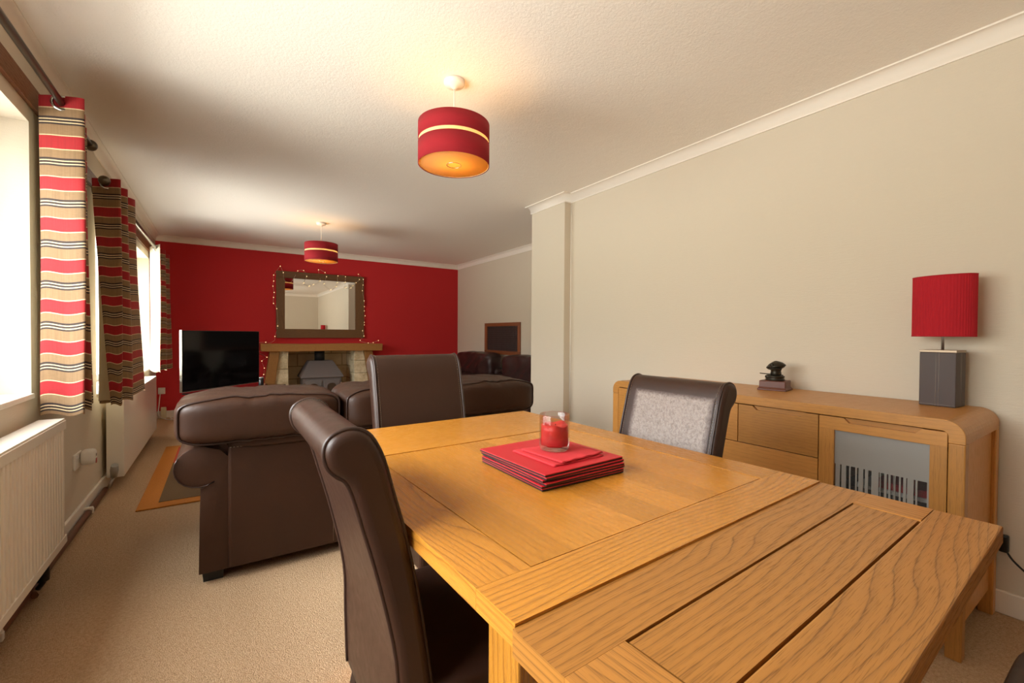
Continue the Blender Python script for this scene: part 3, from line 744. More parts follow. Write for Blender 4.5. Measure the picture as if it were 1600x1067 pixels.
m.box(OX0, OX1, yk, yk + 0.06, 0, OZ, 0, ru=(0, 0)); m.box(OX0 - 0.06, OX0, YF + 0.125, yk + 0.06, 0, OZ, 1, ru=(0.1, 0)); m.box(OX1, OX1 + 0.06, YF + 0.125, yk + 0.06, 0, OZ, 1, ru=(0.1, 0)); m.box(OX0, OX1, YF - 0.1, yk, OZ - 0.0, OZ + 0.018, 0, ru=(0, 0))
m.build('stone_back', 'sooty_stone', t)
MB().box(0.60, 2.05, 6.95, YF + 0.39, 0.0, 0.03).build('hearth', 'stone', t, bevel=0.006)
t = thing('wood_stove', 'grey iron wood burning stove with two arched glass doors inside the fireplace', 'stove', (1.305, 7.24, 0.03))
sw = 0.275
MB().box(-sw, sw, 0.0, 0.36, 0.06, 0.425).build('body', 'stove_iron', t, bevel=0.008)
m = MB(); lo = [(-0.305, -0.03, 0.42), (0.305, -0.03, 0.42), (0.305, 0.39, 0.42), (-0.305, 0.39, 0.42)]; hi = [(-0.175, 0.13, 0.675), (0.175, 0.13, 0.675), (0.175, 0.33, 0.675), (-0.175, 0.33, 0.675)]
m.v = [Vector(q) for q in lo] + [Vector((q[0], q[1], 0.437)) for q in lo] + [Vector(q) for q in hi]
for a in (0, 4):
    for i in range(4): m.face([a + i, a + (i + 1) % 4, a + 4 + (i + 1) % 4, a + 4 + i], [(0, 0)] * 4)
m.face([8, 9, 10, 11], [(0, 0)] * 4); m.face([3, 2, 1, 0], [(0, 0)] * 4); m.build('canopy', 'stove_iron', t, bevel=0.006)
MB().lathe([(0.075, 0.675), (0.075, 0.832)], (-0.005, 0.23, 0), 20).build('flue_pipe', 'stove_dark', t)
for s_ in (-1, 1):
    x0, x1 = (s_ * 0.015, s_ * 0.245) if s_ > 0 else (-0.245, -0.015); zc0, zc1 = 0.10, 0.385
    d = MB().box(x0, x1, -0.02, 0.0, zc0, zc1).build('door', 'stove_iron', t, bevel=0.006)
    a0, a1 = x0 + 0.045, x1 - 0.045; arch = [(a0, 0.15), (a1, 0.15), (a1, 0.29)]
    rin = 0.05
    for k in range(1, 8):
        a = PI / 2 * k / 8
        arch.append((a1 - (1 - math.cos(a)) * (a1 - a0) if s_ > 0 else a1 - (1 - math.cos(PI / 2 - a)) * 0, 0.29 + rin * math.sin(a)) if False else ((a0 + a1) / 2 + (a1 - a0) / 2 * math.cos(PI * k / 8), 0.29 + rin * math.sin(PI * k / 8)))
    arch.append((a0, 0.29))
    MB().prism(arch, -0.0225, -0.019, 1).build('glass', 'stove_glass', d)
    MB().tube([(x, -0.023, z) for x, z in arch], 0.007, 6, True).build('glass_rim', 'stove_iron', d)
    MB().lathe([(0.012, -0.055), (0.016, -0.045), (0.009, -0.03), (0.009, -0.018)], (s_ * 0.262, 0, 0.33), 12, 'Y').build('knob', 'chrome', d)
MB().box(-0.008, 0.008, -0.04, -0.02, 0.2, 0.26).build('latch', 'stove_dark', t, bevel=0.003)
for x in (-0.24, 0.20):
    for y in (0.02, 0.30): MB().box(x, x + 0.04, y, y + 0.04, 0, 0.06).build('leg', 'stove_iron', t)
t = thing('log_basket', 'dark wire basket beside the stove in the fireplace recess', 'basket', (0.91, 7.42, 0.03))
m = MB()
for z, r in ((0.0, 0.055), (0.08, 0.06), (0.16, 0.065), (0.24, 0.07)): m.tube([(r * math.cos(a), r * math.sin(a), z + 0.005) for a in [2 * PI * k / 18 for k in range(18)]], 0.004, 5, True)
for k in range(9):
    a = 2 * PI * k / 9; m.tube([(0.055 * math.cos(a), 0.055 * math.sin(a), 0.005), (0.07 * math.cos(a), 0.07 * math.sin(a), 0.245)], 0.003, 5)
m.build('basket_frame', 'stove_dark', t)

# ------------------------------------------------------------ mirror with fairy lights
t = thing('wall_mirror', 'rectangular mirror in a wide dark timber frame above the mantel', 'mirror', (0, YF, 0))
y1 = -0.045
MB().box(0.68, 1.945, y1, -0.001, 1.955, 2.052, 0).build('frame_rail', 'dark_wood', t, bevel=0.004)
MB().box(0.684, 1.952, y1, -0.001, 1.060, 1.194, 0).build('frame_rail', 'dark_wood', t, bevel=0.004)
MB().box(0.68, 0.794, y1 + 0.002, -0.001, 1.194, 1.955, 2).build('frame_stile', 'dark_wood', t, bevel=0.004)
MB().box(1.81, 1.948, y1 + 0.002, -0.001, 1.194, 1.955, 2).build('frame_stile', 'dark_wood', t, bevel=0.004)
MB().box(0.79, 1.815, -0.022, -0.014, 1.19, 1.96).build('glass', 'mirror_glass', t)
FL = [(0.663, 1.081), (0.696, 1.235), (0.685, 1.489), (0.646, 1.567), (0.647, 1.655), (0.655, 1.729), (0.639, 1.82), (0.649, 1.896), (0.649, 1.984), (0.735, 2.121), (0.735, 2.121), (0.771, 2.025), (0.78, 1.92), (0.87, 1.89), (0.93, 1.99), (0.97, 2.073), (1.051, 2.085), (1.088, 1.994), (1.05, 1.892), (1.128, 1.853), (1.187, 1.879), (1.279, 1.942), (1.262, 2.114), (1.355, 2.079), (1.37, 2.012), (1.34, 1.901), (1.436, 1.813), (1.514, 1.868), (1.533, 1.933), (1.539, 2.039), (1.63, 2.06), (1.652, 2.034), (1.652, 1.948), (1.666, 1.863), (1.738, 1.861), (1.77, 1.899), (1.817, 1.95), (1.869, 2.005), (1.862, 2.094), (1.93, 2.012), (1.926, 1.92), (1.916, 1.828), (1.944, 1.665), (1.957, 1.574), (1.957, 1.504), (1.97, 1.423), (1.957, 1.317), (1.957, 1.273), (1.92, 1.177), (1.941, 1.092), (1.891, 1.023)]
t = thing('fairy_lights', 'string of tiny warm fairy lights draped round the mirror frame and mantel', 'fairy lights', (0, 0, 0))
def fy(x, z): return YF - 0.052 if (0.67 < x < 1.955 and 1.05 < z < 2.06) else YF - 0.012
tailL = [(0.535, 7.2, 0.998), (0.60, 7.25, 0.99), (0.66, 7.30, 1.03)]; tailR = [(1.906, 7.28, 1.0), (1.99, 7.22, 0.98), (2.07, 7.22, 0.986), (2.164, 7.25, 1.019)]
drop = [(0.559, 7.335, 0.776), (0.494, 7.335, 0.722), (0.526, 7.335, 0.618), (0.518, 7.335, 0.525), (0.493, 7.335, 0.451)]
path = drop[::-1] + [(0.44, 7.335, 0.86), (0.44, 7.30, 0.98)] + tailL + [(x, fy(x, z), z) for x, z in FL] + tailR
MB().tube(smooth_path(path, 3), 0.0016, 4).build('wire', 'wire', t)
skip = {(0.78, 1.92), (0.87, 1.89), (0.93, 1.99), (1.63, 2.06)}
bm0 = None
for q in drop + [tailL[0], tailR[1], tailR[2], tailR[3]] + [(x, fy(x, z), z) for x, z in FL if (x, z) not in skip]:
    if bm0 is None: bm0 = MB().ball((0, 0, 0), 0.006, 8, 5).build('bulb', 'fairy_glow', t); b = bm0
    else: b = bm0.copy(); COL.objects.link(b); b.parent = t
    b.location = (q[0], q[1] - 0.006, q[2])

# ------------------------------------------------------------ framed hatch on the side wall
t = thing('wall_hatch', 'timber framed hatch filled with dark grid panel on the far side wall', 'hatch', (XR2, 0, 0))
ya, yb, za, zb = 5.283, 6.30, 0.818, 1.314
MB().box(-0.03, 0, ya, yb, zb - 0.055, zb, 1).build('frame_rail', 'hatch_wood', t, bevel=0.003)
MB().box(-0.03, 0, ya, yb, za, za + 0.06, 1).build('frame_rail', 'hatch_wood', t, bevel=0.003)
MB().box(-0.03, 0, ya, ya + 0.05, za + 0.06, zb - 0.055, 2).build('frame_stile', 'hatch_wood', t, bevel=0.003)
MB().box(-0.03, 0, yb - 0.07, yb, za + 0.06, zb - 0.055, 2).build('frame_stile', 'hatch_wood', t, bevel=0.003)
MB().box(-0.008, -0.001, ya + 0.05, yb - 0.07, za + 0.06, zb - 0.055).build('panel', 'dark_grid', t)
m = MB()
for k in range(26): y = ya + 0.06 + k * (yb - ya - 0.14) / 25; m.box(-0.013, -0.008, y - 0.003, y + 0.003, za + 0.06, zb - 0.055)
for k in range(12): z = za + 0.07 + k * (zb - za - 0.135) / 11; m.box(-0.013, -0.008, ya + 0.05, yb - 0.07, z - 0.003, z + 0.003)
m.build('grid', 'lamp_leather', t)

# ------------------------------------------------------------ pendant lamps
def pendant(label, x, y, zb, zt):
    t = thing('pendant_lamp', label, 'pendant lamp', (x, y, 0), 0, 'red drum pendant lamps'); r = 0.178; hz = zt - zb
    MB().lathe([(0.052, H - 0.001), (0.052, H - 0.018), (0.046, H - 0.026), (0.020, H - 0.030), (0.007, H - 0.044)][::-1], (0, 0, 0), 28).build('ceiling_rose', 'pendant_white', t)
    MB().tube([(0, 0, H - 0.045), (0, 0, zt + 0.005)], 0.0035, 8).build('flex', 'pendant_white', t)
    MB().lathe([(0.020, zb + 0.115), (0.020, zt - 0.005), (0.010, zt + 0.015)], (0, 0, 0), 16).build('lamp_holder', 'pendant_white', t)
    slit = zb + hz * 0.555; sh = 0.0085
    for a, b in ((zb, slit - sh), (slit + sh, zt)):
        MB().lathe([(r - 0.003, a), (r, a), (r, b), (r - 0.003, b)], (0, 0, 0), 64).build('drum', 'suede_red', t)
    MB().lathe([(r - 0.0035, zb + 0.002), (r - 0.0035, zt - 0.001)], (0, 0, 0), 64).build('lining', 'shade_lining', t).data.polygons[-1]
    o = t.children[-1]; bm = bmesh.new(); bm.from_mesh(o.data); bmesh.ops.delete(bm, geom=[f for f in bm.faces if len(f.verts) > 4], context='FACES'); bm.to_mesh(o.data); bm.free()
    for o in [c for c in t.children if c.name.startswith('drum')]:
        bm = bmesh.new(); bm.from_mesh(o.data); bmesh.ops.delete(bm, geom=[f for f in bm.faces if len(f.verts) > 4], context='FACES'); bm.to_mesh(o.data); bm.free()
    MB().lathe([(0.001, zb + 0.004), (r - 0.005, zb + 0.004), (r - 0.005, zb + 0.0055), (0.001, zb + 0.0055)], (0, 0, 0), 48).build('diffuser', 'diffuser', t)
    MB().tube([(0.036 * math.cos(a), 0.036 * math.sin(a), zb + 0.002) for a in [2 * PI * k / 28 for k in range(28)]], 0.002, 5, True).build('diffuser_ring', 'chrome', t)
    m = MB()
    for k in range(3):
        a = 2 * PI * k / 3 + 0.4; m.tube([(0.02 * math.cos(a), 0.02 * math.sin(a), zt - 0.012), ((r - 0.005) * math.cos(a), (r - 0.005) * math.sin(a), zt - 0.006)], 0.002, 5)
    m.build('spider', 'chrome', t)
    MB().ball((0, 0, zb + 0.085), 0.03, 16, 10).build('bulb', 'bulb_glow', t)
    ld = bpy.data.lights.new('pendant_bulb', 'POINT'); ld.energy = 13.0; ld.color = (1.0, 0.55, 0.19); ld.shadow_soft_size = 0.034
    lo = bpy.data.objects.new('pendant_bulb', ld); COL.objects.link(lo); lo.parent = t; lo.location = (0, 0, zb + 0.085)
pendant('lit red drum pendant lamp hanging over the dining table', 0.981, 2.017, 1.975, 2.178)
pendant('lit red drum pendant lamp beyond the sofa, before the mirror on the red wall', 0.965, 5.434, 1.955, 2.158)

# ------------------------------------------------------------ dining table
TH = math.radians(2.104); TO = Vector((0.299, 0.440, 0)); ZT = 0.770
t = thing('dining_table', 'extending oak dining table with one end leaf in front', 'table', TO, TH)
TW, VR, G, F0, F1, LE, L1, L2 = 0.927, 1.205, 0.101, 0.096, 0.822, 0.302, 0.097, 0.204
def plank(name, x0, x1, y0, y1, z0, z1, g, mat, n=1, tones=None):
    m = MB(); a = 1 - g if g in (0, 1) else 0
    for k in range(n):
        if g == 1: m.box(x0 + (x1 - x0) * k / n, x0 + (x1 - x0) * (k + 1) / n, y0, y1, z0, z1, 1, tones[k] if tones else None)
        else: m.box(x0, x1, y0 + (y1 - y0) * k / n, y0 + (y1 - y0) * (k + 1) / n, z0, z1, 0, tones[k] if tones else None)
    return m.build(name, mat, t, bevel=0.0)
zb_ = ZT - 0.032; gr = 0.0036
plank('top_rail', 0, TW, 0, F0 - gr, zb_, ZT, 0, 'oak', tones=[0.62])
plank('top_stile', 0, G - gr, F0 - gr + 0.0004, F1 + 0.0, zb_, ZT, 1, 'oak', tones=[0.55])
plank('top_stile', TW - G + gr, TW, F0 - gr + 0.0004, F1 + 0.0, zb_, ZT, 1, 'oak', tones=[0.45])
plank('top_panel', G, TW - G, F0, F1 - gr, zb_, ZT - 0.0012, 1, 'oak_panel', 8, [0.15, 0.45, 0.75, 0.30, 0.85, 0.40, 0.72, 0.60])
plank('top_rail', 0, TW, F1 + 0.0004, F1 + 0.098, zb_, ZT, 0, 'oak_panel', 2, [0.6, 0.5])
plank('end_board', 0, TW, F1 + 0.099, VR, zb_, ZT - 0.001, 0, 'oak_panel', 3, [0.45, 0.4, 0.5])
zl = ZT - 0.004
plank('leaf_rail', -0.004, TW + 0.004, -L1 + gr, -0.0008, zl - 0.034, zl, 0, 'oak_leaf', tones=[0.45])
plank('leaf_stile', -0.004, 0.095 - gr, -L2, -L1 + gr - 0.0004, zl - 0.034, zl, 1, 'oak_leaf', tones=[0.7])
plank('leaf_stile', TW - 0.095 + gr, TW + 0.004, -L2, -L1 + gr - 0.0004, zl - 0.034, zl, 1, 'oak_leaf', tones=[0.78])
plank('leaf_panel', 0.095, TW - 0.095, -L2 + gr, -L1, zl - 0.034, zl - 0.0012, 0, 'oak_leaf', tones=[0.38])
o = plank('leaf_end_rail', -0.004, TW + 0.004, -LE, -L2 - 0.0004, zl - 0.034, zl, 0, 'oak_leaf', tones=[0.42]); q_ = o.modifiers.new('Bevel', 'BEVEL'); q_.width = 0.003; q_.segments = 2
ai = 0.105; az0, az1 = 0.640, zb_
MB().box(ai, TW - ai, 0.145, 0.168, az0, az1, 0).build('apron', 'oak', t, bevel=0.002)
MB().box(ai, TW - ai, VR - 0.24, VR - 0.217, az0, az1, 0).build('apron', 'oak', t, bevel=0.002)
for x in (ai, TW - ai - 0.022): MB().box(x, x + 0.022, 0.168, VR - 0.24, az0, az1, 1).build('apron', 'oak', t, bevel=0.002)
for x in (ai - 0.006, TW - ai - 0.084):
    for y in (0.125, VR - 0.215): MB().box(x, x + 0.09, y, y + 0.09, 0, az1, 2).build('leg', 'oak', t, bevel=0.004)
for x in (ai + 0.10, TW - ai - 0.135): MB().box(x, x + 0.035, -LE + 0.06, 0.14, az1 - 0.06, zl - 0.034, 1).build('leaf_runner', 'oak_leaf', t, bevel=0.002)

# ------------------------------------------------------------ chairs
def offset_outline(pts, d):
    n = len(pts); out = []
    for i in range(n):
        a, b, c = Vector(pts[i - 1]), Vector(pts[i]), Vector(pts[(i + 1) % n]); q = (c - a).normalized()
        out.append(tuple(b + Vector((-q.y, q.x)) * d))
    return out
CHAIR_PROFILE = []
def chair(label, cat='chair'):
    """local +x is the way a sitter faces; x = 0 is the rear of the backrest low down."""
    t = thing('dining_chair', label, cat, (0, 0, 0), 0, 'brown leather roll back dining chairs'); hw = 0.209
    rear = [(0.008, 0.29), (0.004, 0.42), (0.000, 0.543), (-0.030, 0.688), (-0.062, 0.805), (-0.077, 0.856), (-0.088, 0.879)]
    roll = [(-0.101, 0.889), (-0.114, 0.904), (-0.1205, 0.924), (-0.119, 0.942), (-0.110, 0.955), (-0.094, 0.963), (-0.077, 0.965), (-0.058, 0.959), (-0.042, 0.943)]
    front = [(-0.024, 0.905), (-0.006, 0.840), (0.014, 0.766), (0.040, 0.643), (0.062, 0.500), (0.074, 0.40), (0.078, 0.29)]
    crv = [(p.x, p.y) for p in smooth_path([(a, b, 0) for a, b in rear + roll + front], 4)]
    prof = crv; n = len(prof); CHAIR_PROFILE[:] = prof
    m = MB(); rows = []
    L = [0]
    for i in range(n): L.append(L[-1] + (Vector(prof[(i + 1) % n]) - Vector(prof[i])).length)
    st = [(-hw - 0.004, 0.017), (-hw - 0.002, 0.010), (-hw + 0.001, 0.005), (-hw + 0.006, 0.0012), (-hw + 0.016, 0.0)]
    st = st + [(hw * (2 * k / 8 - 1) * 0.86, 0) for k in range(1, 8)] + [(-y, d) for y, d in reversed(st)]
    for y, d in st:
        q = offset_outline(prof, -d) if d else prof
        rows.append(len(m.v)); m.v.extend(Vector((a, y, b)) for a, b in q)
    for j in range(len(st) - 1):
        for i in range(n):
            l = (i + 1) % n
            m.face([rows[j] + i, rows[j + 1] + i, rows[j + 1] + l, rows[j] + l], [(L[i], st[j][0]), (L[i], st[j + 1][0]), (L[i + 1], st[j + 1][0]), (L[i + 1], st[j][0])], 0.5, True)
    m.face([rows[0] + i for i in range(n)], [(0, 0)] * n); m.face([rows[-1] + i for i in reversed(range(n))], [(0, 0)] * n)
    m.build('backrest', 'chair_leather', t)
    for s_ in (-1, 1):
        y = s_ * (hw - 0.010)
        MB().tube([(a, y, b) for a, b in offset_outline(prof, 0.0005)], 0.0042, 6).build('piping', 'piping_leather', t)
        m = MB(); q = offset_outline(prof, 0.0012); acc = 0
        for i in range(38, n - 3):
            a, b = Vector(q[i]), Vector(q[i + 1]); k = max(1, int((b - a).length / 0.0075))
            for u in range(k):
                p0 = a.lerp(b, (u + 0.1) / k); p1 = a.lerp(b, (u + 0.68) / k)
                m.tube([(p0.x, s_ * (hw - 0.021), p0.y), (p1.x, s_ * (hw - 0.021), p1.y)], 0.0009, 4)
        m.build('stitching', 'stitch', t)
    MB().pillow((0.265, 0, 0.425), (0.235, hw + 0.008, 0.05), 7, 16).build('seat', 'chair_leather', t)
    MB().box(0.028, 0.485, -hw + 0.012, hw - 0.012, 0.31, 0.40).build('seat_skirt', 'chair_leather', t, bevel=0.01)
    for s_ in (-1, 1):
        y = s_ * (hw - 0.045)
        MB().prism([(0.44, 0), (0.474, 0), (0.484, 0.32), (0.436, 0.32)], y - 0.02, y + 0.02, 1).build('leg', 'chair_leg', t, bevel=0.004)
        MB().prism([(-0.045, 0), (-0.010, 0), (0.075, 0.32), (0.030, 0.34)], y - 0.02, y + 0.02, 1).build('leg', 'chair_leg', t, bevel=0.004)
    return t
cA = chair('brown leather roll back chair on the window side of the table, back towards the curtains')
cA.location = (0.259, 0.955, 0)
cB = dup(cA, (0.745, 1.775 + 0.075, 0), -PI / 2, 'roll back brown leather chair at the far end of the table, back to the sofa', (1.0, 1.0, 1.068))
cC = dup(cA, (1.350, 1.022, 0), PI, 'roll back brown leather chair with grey backrest, in front of the sideboard', (1.0, 0.975, 1.0))
cD = dup(cA, (1.505, -0.045, 0), PI, 'dark leather chair only just showing at the bottom right corner')
m = MB()                                                    # paler grey, cracked front on the chair by the sideboard
fr = [p for p in CHAIR_PROFILE if p[0] > -0.046 and 0.52 < p[1] < 0.938 and p[0] > -0.03 + (0.90 - p[1]) * 0.10]
fr = [Vector((a + 0.0025, b, 0)) for a, b in fr]; nf = len(fr) - 1
def panel_fn(u, v):
    i = min(nf, int(v * nf)); p_ = fr[i] if i == nf else fr[i].lerp(fr[i + 1], v * nf - i)
    return (p_.x, (u - 0.5) * 0.345 + 0.012, p_.y)
m.grid(panel_fn, 10, 16); 
for c in list(cC.children): pass
m.build('grey_panel', 'grey_leather', cC)['label'] = 'cracked greyish front of the backrest'

# ------------------------------------------------------------ things on the table
def tloc(u, v, z): return (TO.x + u * math.cos(TH) - v * math.sin(TH), TO.y + u * math.sin(TH) + v * math.cos(TH), z)
mlab = ['red placemat at the bottom of the stack on the table', 'red placemat second from the bottom of the table stack', 'red placemat third from the bottom of the table stack', 'red placemat third from the top of the table stack', 'red placemat second from the top of the table stack', 'red placemat on top of the stack, under the napkins']
mth = 0.0066; m0 = None
for k in range(6):
    lx, ly = 0.735 + rnd.uniform(-.003, .003), 0.918 + rnd.uniform(-.003, .003)
    if m0 is None:
        m0 = thing('placemat', mlab[0], 'placemat', (lx, ly, ZT), 0, 'square red placemats in a stack')
        MB().box(-0.132, 0.132, -0.138, 0.138, 0.0, 0.0038).build('backing', 'black_card', m0, bevel=0.0008)
        MB().box(-0.1325, 0.1325, -0.1385, 0.1385, 0.0038, 0.0064).build('red_face', 'red_card', m0, bevel=0.0008)
        o = m0
    else: o = dup(m0, (0, 0, 0), 0, mlab[k])
    o.location = (lx, ly, ZT + k * mth); o.rotation_euler = (0, 0, math.radians(1.0 + rnd.uniform(-1.6, 1.6)))
zs = ZT + 6 * mth
def napkin(label, x, y, z, s_, rot, ph, h=0.0022):
    t = thing('napkin', label, 'napkin', (x, y, z), rot, 'red paper napkins')
    def fn(u, v): return ((u - 0.5) * s_, (v - 0.5) * s_, h + 0.0012 * math.sin(u * 9 + ph) * (v ** 2) + 0.0035 * max(0, u - 0.75) * math.sin(v * 26 + ph) + 0.0035 * max(0, 0.25 - v) * math.sin(u * 20 + ph))
    MB().grid(fn, 24, 24).build('top_fold', 'tissue_red', t, solid=0.0009)
    def fn2(u, v): return ((u - 0.5) * s_ * 1.015, (v - 0.5) * s_ * 1.01 - 0.001, 0.0008 + 0.0006 * math.sin(u * 8))
    MB().grid(fn2, 16, 16).build('under_fold', 'tissue_red', t, solid=0.0008)
napkin('folded red paper napkin spread on the placemat stack, underneath', 0.742, 0.898, zs + 0.0004, 0.168, math.radians(2), 0.3)
napkin('folded red paper napkin directly under the candle glass', 0.752, 0.892, zs + 0.0060, 0.150, math.radians(6), 1.7, 0.0018)
t = thing('candle', 'red wax candle in a clear glass tumbler on the napkins', 'candle', (0.744, 0.912, zs + 0.0105)); R0 = 0.0405; hg = 0.094
MB().lathe([(0.001, 0.0), (R0 - 0.004, 0.0), (R0, 0.006), (R0, hg - 0.002), (R0 - 0.0015, hg), (R0 - 0.003, hg - 0.002), (R0 - 0.0035, 0.014), (0.001, 0.012)], (0, 0, 0), 48).build('glass', 'candle_glass', t)
def waxtop(r, a): return 0.066 + 0.0022 * math.sin(a * 2 + 1) * (r / 0.036) + 0.002 * math.sin(a * 5) * (r / 0.036) - 0.004 * (1 - r / 0.036)
m = MB(); nn = 40; m.v = []; rw = 0.0362
rings = [(rw, 0.0125)] + [(rw, 0.03), (rw, 0.05)]
for r, z in rings: m.v += [Vector((r * math.cos(2 * PI * k / nn), r * math.sin(2 * PI * k / nn), z)) for k in range(nn)]
for r in (0.0362, 0.034, 0.026, 0.016, 0.006): m.v += [Vector((r * math.cos(2 * PI * k / nn), r * math.sin(2 * PI * k / nn), waxtop(r, 2 * PI * k / nn))) for k in range(nn)]
for j in range(7):
    for k in range(nn): l = (k + 1) % nn; m.face([j * nn + k, j * nn + l, (j + 1) * nn + l, (j + 1) * nn + k], [(0, 0)] * 4, 0.5, True)
m.face([7 * nn + k for k in range(nn)], [(0, 0)] * nn, 0.5, True); m.face([k for k in reversed(range(nn))], [(0, 0)] * nn)
m.build('wax', 'wax', t)
MB().tube([(0.002, 0, 0.055), (0.004, 0.001, 0.066)], 0.0012, 6).build('wick', 'black_card', t)

# ------------------------------------------------------------ sideboard
t = thing('sideboard', 'oak sideboard with frosted glass end door along the right wall', 'sideboard', (0, 0, 0))
SX0, SX1, SY0, SY1, SZ = 2.12, 2.645, 0.385, 2.005, 0.836
def arc(cy, cz, r, a0, a1, n=8): return [(cy + r * math.cos(math.radians(a0 + (a1 - a0) * k / n)), cz + r * math.sin(math.radians(a0 + (a1 - a0) * k / n))) for k in range(n + 1)]
R = 0.058; th = 0.044
out = [(SY1, 0.755)] + arc(SY1 - R, SZ - R, R, 0, 90) + arc(SY0 + R, SZ - R, R, 90, 180) + [(SY0, 0.755), (SY0 + th, 0.755)]
ri = 0.018
out += arc(SY0 + th + ri, SZ - th + 0.004 - ri, ri, 180, 90, 4) + arc(SY1 - th - ri, SZ - th + 0.004 - ri, ri, 90, 0, 4) + [(SY1 - th, 0.755)]
m = MB()
m.prism(out, SX0, SX1, 0, g=1, tone=0.5); o = m.build('top', 'oak_sideboard', t, bevel=0.002)
for y in (SY0, SY1 - th):
    for x in (SX0, SX1 - 0.046): MB().box(x, x + 0.046, y, y + th, 0, 0.755, 2).build('leg', 'oak_sideboard', t, bevel=0.004)
for y in (SY0 + 0.014, SY1 - 0.030): MB().box(SX0 + 0.046, SX1 - 0.046, y, y + 0.016, 0.10, 0.79, 2).build('end_panel', 'oak_sideboard', t)
MB().box(SX1 - 0.02, SX1 - 0.008, SY0 + th, SY1 - th, 0.10, 0.79, 1).build('back', 'oak_sideboard', t)
MB().box(SX0 + 0.004, SX1 - 0.02, SY0 + th, SY1 - th, 0.095, 0.125, 1).build('bottom', 'oak_sideboard', t, bevel=0.002)
YD = (SY0 + th + 0.0002, 0.829, 1.179, 1.545, SY1 - th - 0.0002)
for y in (0.829, 1.545): MB().box(SX0 + 0.02, SX1 - 0.02, y - 0.008, y + 0.008, 0.125, 0.79, 2).build('divider', 'oak_sideboard', t)
zt_, zm, zb2 = 0.7935, 0.606, 0.128
def notched(y0, y1, z0, z1, x0, x1, a, b, d=0.0185, sl=0.018, g=1, tone=None):
    pts = [(y0, z0), (y1, z0), (y1, z1), (b, z1), (b - sl, z1 - d), (a + sl, z1 - d), (a, z1), (y0, z1)]
    return MB().prism(pts, x0, x1, 0, g=g, tone=tone)
e_ = 0.0018; fx0, fx1 = SX0 + 0.002, SX0 + 0.022
def front(name, y0, y1, z0, z1, a, b):
    o = notched(y0 + e_, y1 - e_, z0 + e_, z1 - e_, fx0, fx1, a, b).build(name, 'oak_sideboard', t, bevel=0.001)
    MB().box(fx0 + 0.015, fx0 + 0.019, a + 0.001, b - 0.001, z1 - 0.0245, z1 - e_).build('handle_recess', 'oak_sideboard', o)
    return o
front('drawer', 0.829, 1.179, zm, zt_, 0.881, 1.110)
front('drawer', 1.179, 1.545, zm, zt_, 1.245, 1.475)
o = MB().box(fx0, fx1, 0.829 + e_, 1.545 - e_, 0.37 + e_, zm - e_, 1).build('drawer', 'oak_sideboard', t, bevel=0.001)
o = MB().box(fx0, fx1, 0.829 + e_, 1.545 - e_, zb2 + e_, 0.37 - e_, 1).build('drawer', 'oak_sideboard', t, bevel=0.001)
front('door', 1.545, YD[4], zb2, zt_, 1.60, 1.88)
gd0, gd1, gz0, gz1 = 0.477, 0.772, 0.200, 0.738
d = notched(YD[0] + e_, 0.829 - e_, gz1, zt_ - e_, fx0, fx1, 0.499, 0.739).build('glass_door', 'oak_sideboard', t, bevel=0.001)
m = MB(); m.box(fx0, fx1, YD[0] + e_, 0.829 - e_, zb2 + e_, gz0, 1); m.build('lower_rail', 'oak_sideboard', d, bevel=0.001)
MB().box(fx0, fx1, YD[0] + e_, gd0, gz0, gz1, 2).build('stile', 'oak_sideboard', d, bevel=0.001)
MB().box(fx0, fx1, gd1, 0.829 - e_, gz0, gz1, 2).build('stile', 'oak_sideboard', d, bevel=0.001)
MB().box(fx0 + 0.010, fx0 + 0.014, gd0 - 0.003, gd1 + 0.003, gz0 - 0.003, gz1 + 0.003, 1, ru=(0, 0)).build('pane', 'frosted_glass', d)
MB().box(fx0 + 0.015, fx0 + 0.019, 0.500, 0.738, zt_ - 0.0245, zt_ - e_).build('handle_recess', 'oak_sideboard', d)
MB().box(fx1 + 0.03, SX1 - 0.02, SY0 + 0.032, 0.82, 0.455, 0.468, 1).build('shelf', 'dark_wood', t)
# what shows through the clear bars
def slab(name, mat, label, cat, x0, x1, y0, y1, z0, z1, group): return tag(MB().box(x0, x1, y0, y1, z0, z1).build(name, mat, bevel=0.002), label, cat, group)
slab('game_box', 'black_card', 'flat dark box lowest on the shelf behind the glass door', 'box', 2.19, 2.5, 0.44, 0.78, 0.4685, 0.505, 'boxes behind the glass door')
slab('game_box', 'white_card', 'flat white box in the middle of the pile behind the glass door', 'box', 2.19, 2.5, 0.45, 0.72, 0.5055, 0.520, 'boxes behind the glass door')
slab('game_box', 'red_card', 'flat red box on top of the pile behind the glass door', 'box', 2.20, 2.5, 0.46, 0.66, 0.5205, 0.548, 'boxes behind the glass door')

# ------------------------------------------------------------ lamp and figurine on the sideboard
t = thing('table_lamp', 'table lamp with red oval pleated shade and brown leather block base on the sideboard', 'lamp', (2.556, 0.540, SZ), math.radians(-4))
bx, by, bh = 0.054, 0.058, 0.236
MB().box(-bx, bx, -by, by, 0.0, bh - 0.010).build('base', 'lamp_leather', t, bevel=0.003)
m = MB()
for y in (-0.005, 0.005): m.tube([(-bx - 0.0004, y, 0.003), (-bx - 0.0004, y, bh - 0.012)], 0.0006, 4)
m.tube([(-bx - 0.0004, -by + 0.002, 0.008), (-bx - 0.0004, by - 0.002, 0.008)], 0.0006, 4)
for x in (-0.005, 0.005): m.tube([(x, -by - 0.0004, 0.003), (x, -by - 0.0004, bh - 0.012)], 0.0006, 4)
m.build('stitching', 'lamp_thread', t)
MB().box(-bx - 0.001, bx + 0.001, -by - 0.001, by + 0.001, bh - 0.010, bh).build('top_plate', 'lamp_plate', t, bevel=0.001)
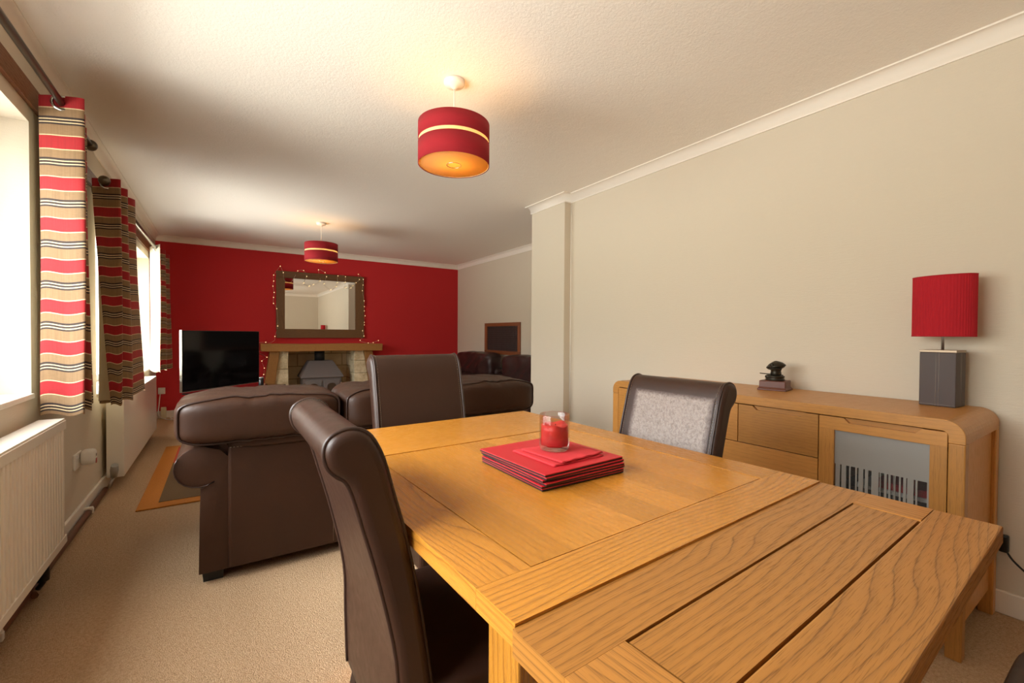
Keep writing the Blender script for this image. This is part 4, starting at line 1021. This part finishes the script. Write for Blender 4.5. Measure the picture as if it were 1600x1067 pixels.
MB().lathe([(0.005, bh), (0.005, 0.36)], (0, 0, 0), 12).build('stem', 'brushed_steel', t)
zs0, zs1, A_, B_ = 0.294, 0.548, 0.064, 0.101
npl = 60
def sh(u, v):
    a = 2 * PI * u; i = round(u * npl * 4) % 4; k = 1.0 + (0.010 if i in (1, 2) else 0.0)
    return (A_ * k * math.cos(a), B_ * k * math.sin(a), zs0 + (zs1 - zs0) * v)
MB().grid(sh, npl * 4, 4, smooth=False).build('shade', 'ribbon_red', t)
for z in (zs0, zs1): MB().tube([(A_ * 1.005 * math.cos(a), B_ * 1.005 * math.sin(a), z) for a in [2 * PI * k / 60 for k in range(60)]], 0.002, 5, True).build('shade_rim', 'ribbon_red', t)
MB().tube([(0, -B_, zs0 + 0.05), (0, B_, zs0 + 0.05)], 0.0018, 5).build('shade_carrier', 'brushed_steel', t)
t = thing('figurine', 'bronze cap and stick figurine on a small mahogany plinth on the sideboard', 'figurine', (2.505, 1.19, SZ), math.radians(12)); t.scale = (1.1, 1.1, 1.1)
m = MB(); h1 = [(-0.062, 0.0), (0.062, 0.0)]
m.lathe([(0.0885, 0.0), (0.0885, 0.006), (0.0815, 0.013), (0.079, 0.016), (0.079, 0.043), (0.076, 0.047)], (0, 0, 0), 4, smooth=False)
o = m.build('plinth', 'mahogany', t, bevel=0.002); o.rotation_euler = (0, 0, PI / 4); o.scale = (1, 1, 1)
MB().lathe([(0.001, 0.0475), (0.048, 0.0475), (0.050, 0.051), (0.046, 0.054), (0.045, 0.06), (0.048, 0.064), (0.047, 0.069), (0.030, 0.073), (0.001, 0.073)], (0, 0, 0), 28, sy=1.05).build('lower_cap', 'bronze', t)
MB().pillow((-0.01, 0.022, 0.064), (0.03, 0.028, 0.010), 3, 8).build('gloves', 'bronze', t)
MB().tube([(-0.02, 0.078, 0.079), (0.0, 0.0, 0.074), (0.012, -0.04, 0.072)], [0.0022, 0.003, 0.003], 8).build('stick', 'bronze', t)
MB().lathe([(0.030, 0.071), (0.028, 0.085), (0.027, 0.094), (0.031, 0.102), (0.033, 0.108), (0.001, 0.110)], (0, -0.004, 0), 24).build('collar', 'bronze', t)
tilt = Matrix.Rotation(math.radians(-9), 4, 'X')
m = MB().lathe([(0.001, -0.004), (0.028, -0.003), (0.038, 0.001), (0.048, 0.010), (0.047, 0.014), (0.034, 0.026), (0.018, 0.034), (0.006, 0.038), (0.001, 0.039)], (0, 0, 0), 28, sy=1.1)
m.v = [tilt @ v + Vector((0, -0.006, 0.104)) for v in m.v]; m.build('upper_cap', 'bronze', t)
MB().lathe([(0.001, 0.0), (0.009, 0.002), (0.010, 0.005)], (-0.046, 0.008, 0.122), 14, 'X').build('cap_badge', 'bronze', t)
m = MB(); m.v = []
MB().pillow((-0.040, -0.006, 0.105), (0.016, 0.030, 0.003), 2.5, 8).build('cap_peak', 'bronze', t)
for c in t.children:
    if c.name.split('.')[0] != 'plinth': c.scale = (0.82, 0.82, 1.0)
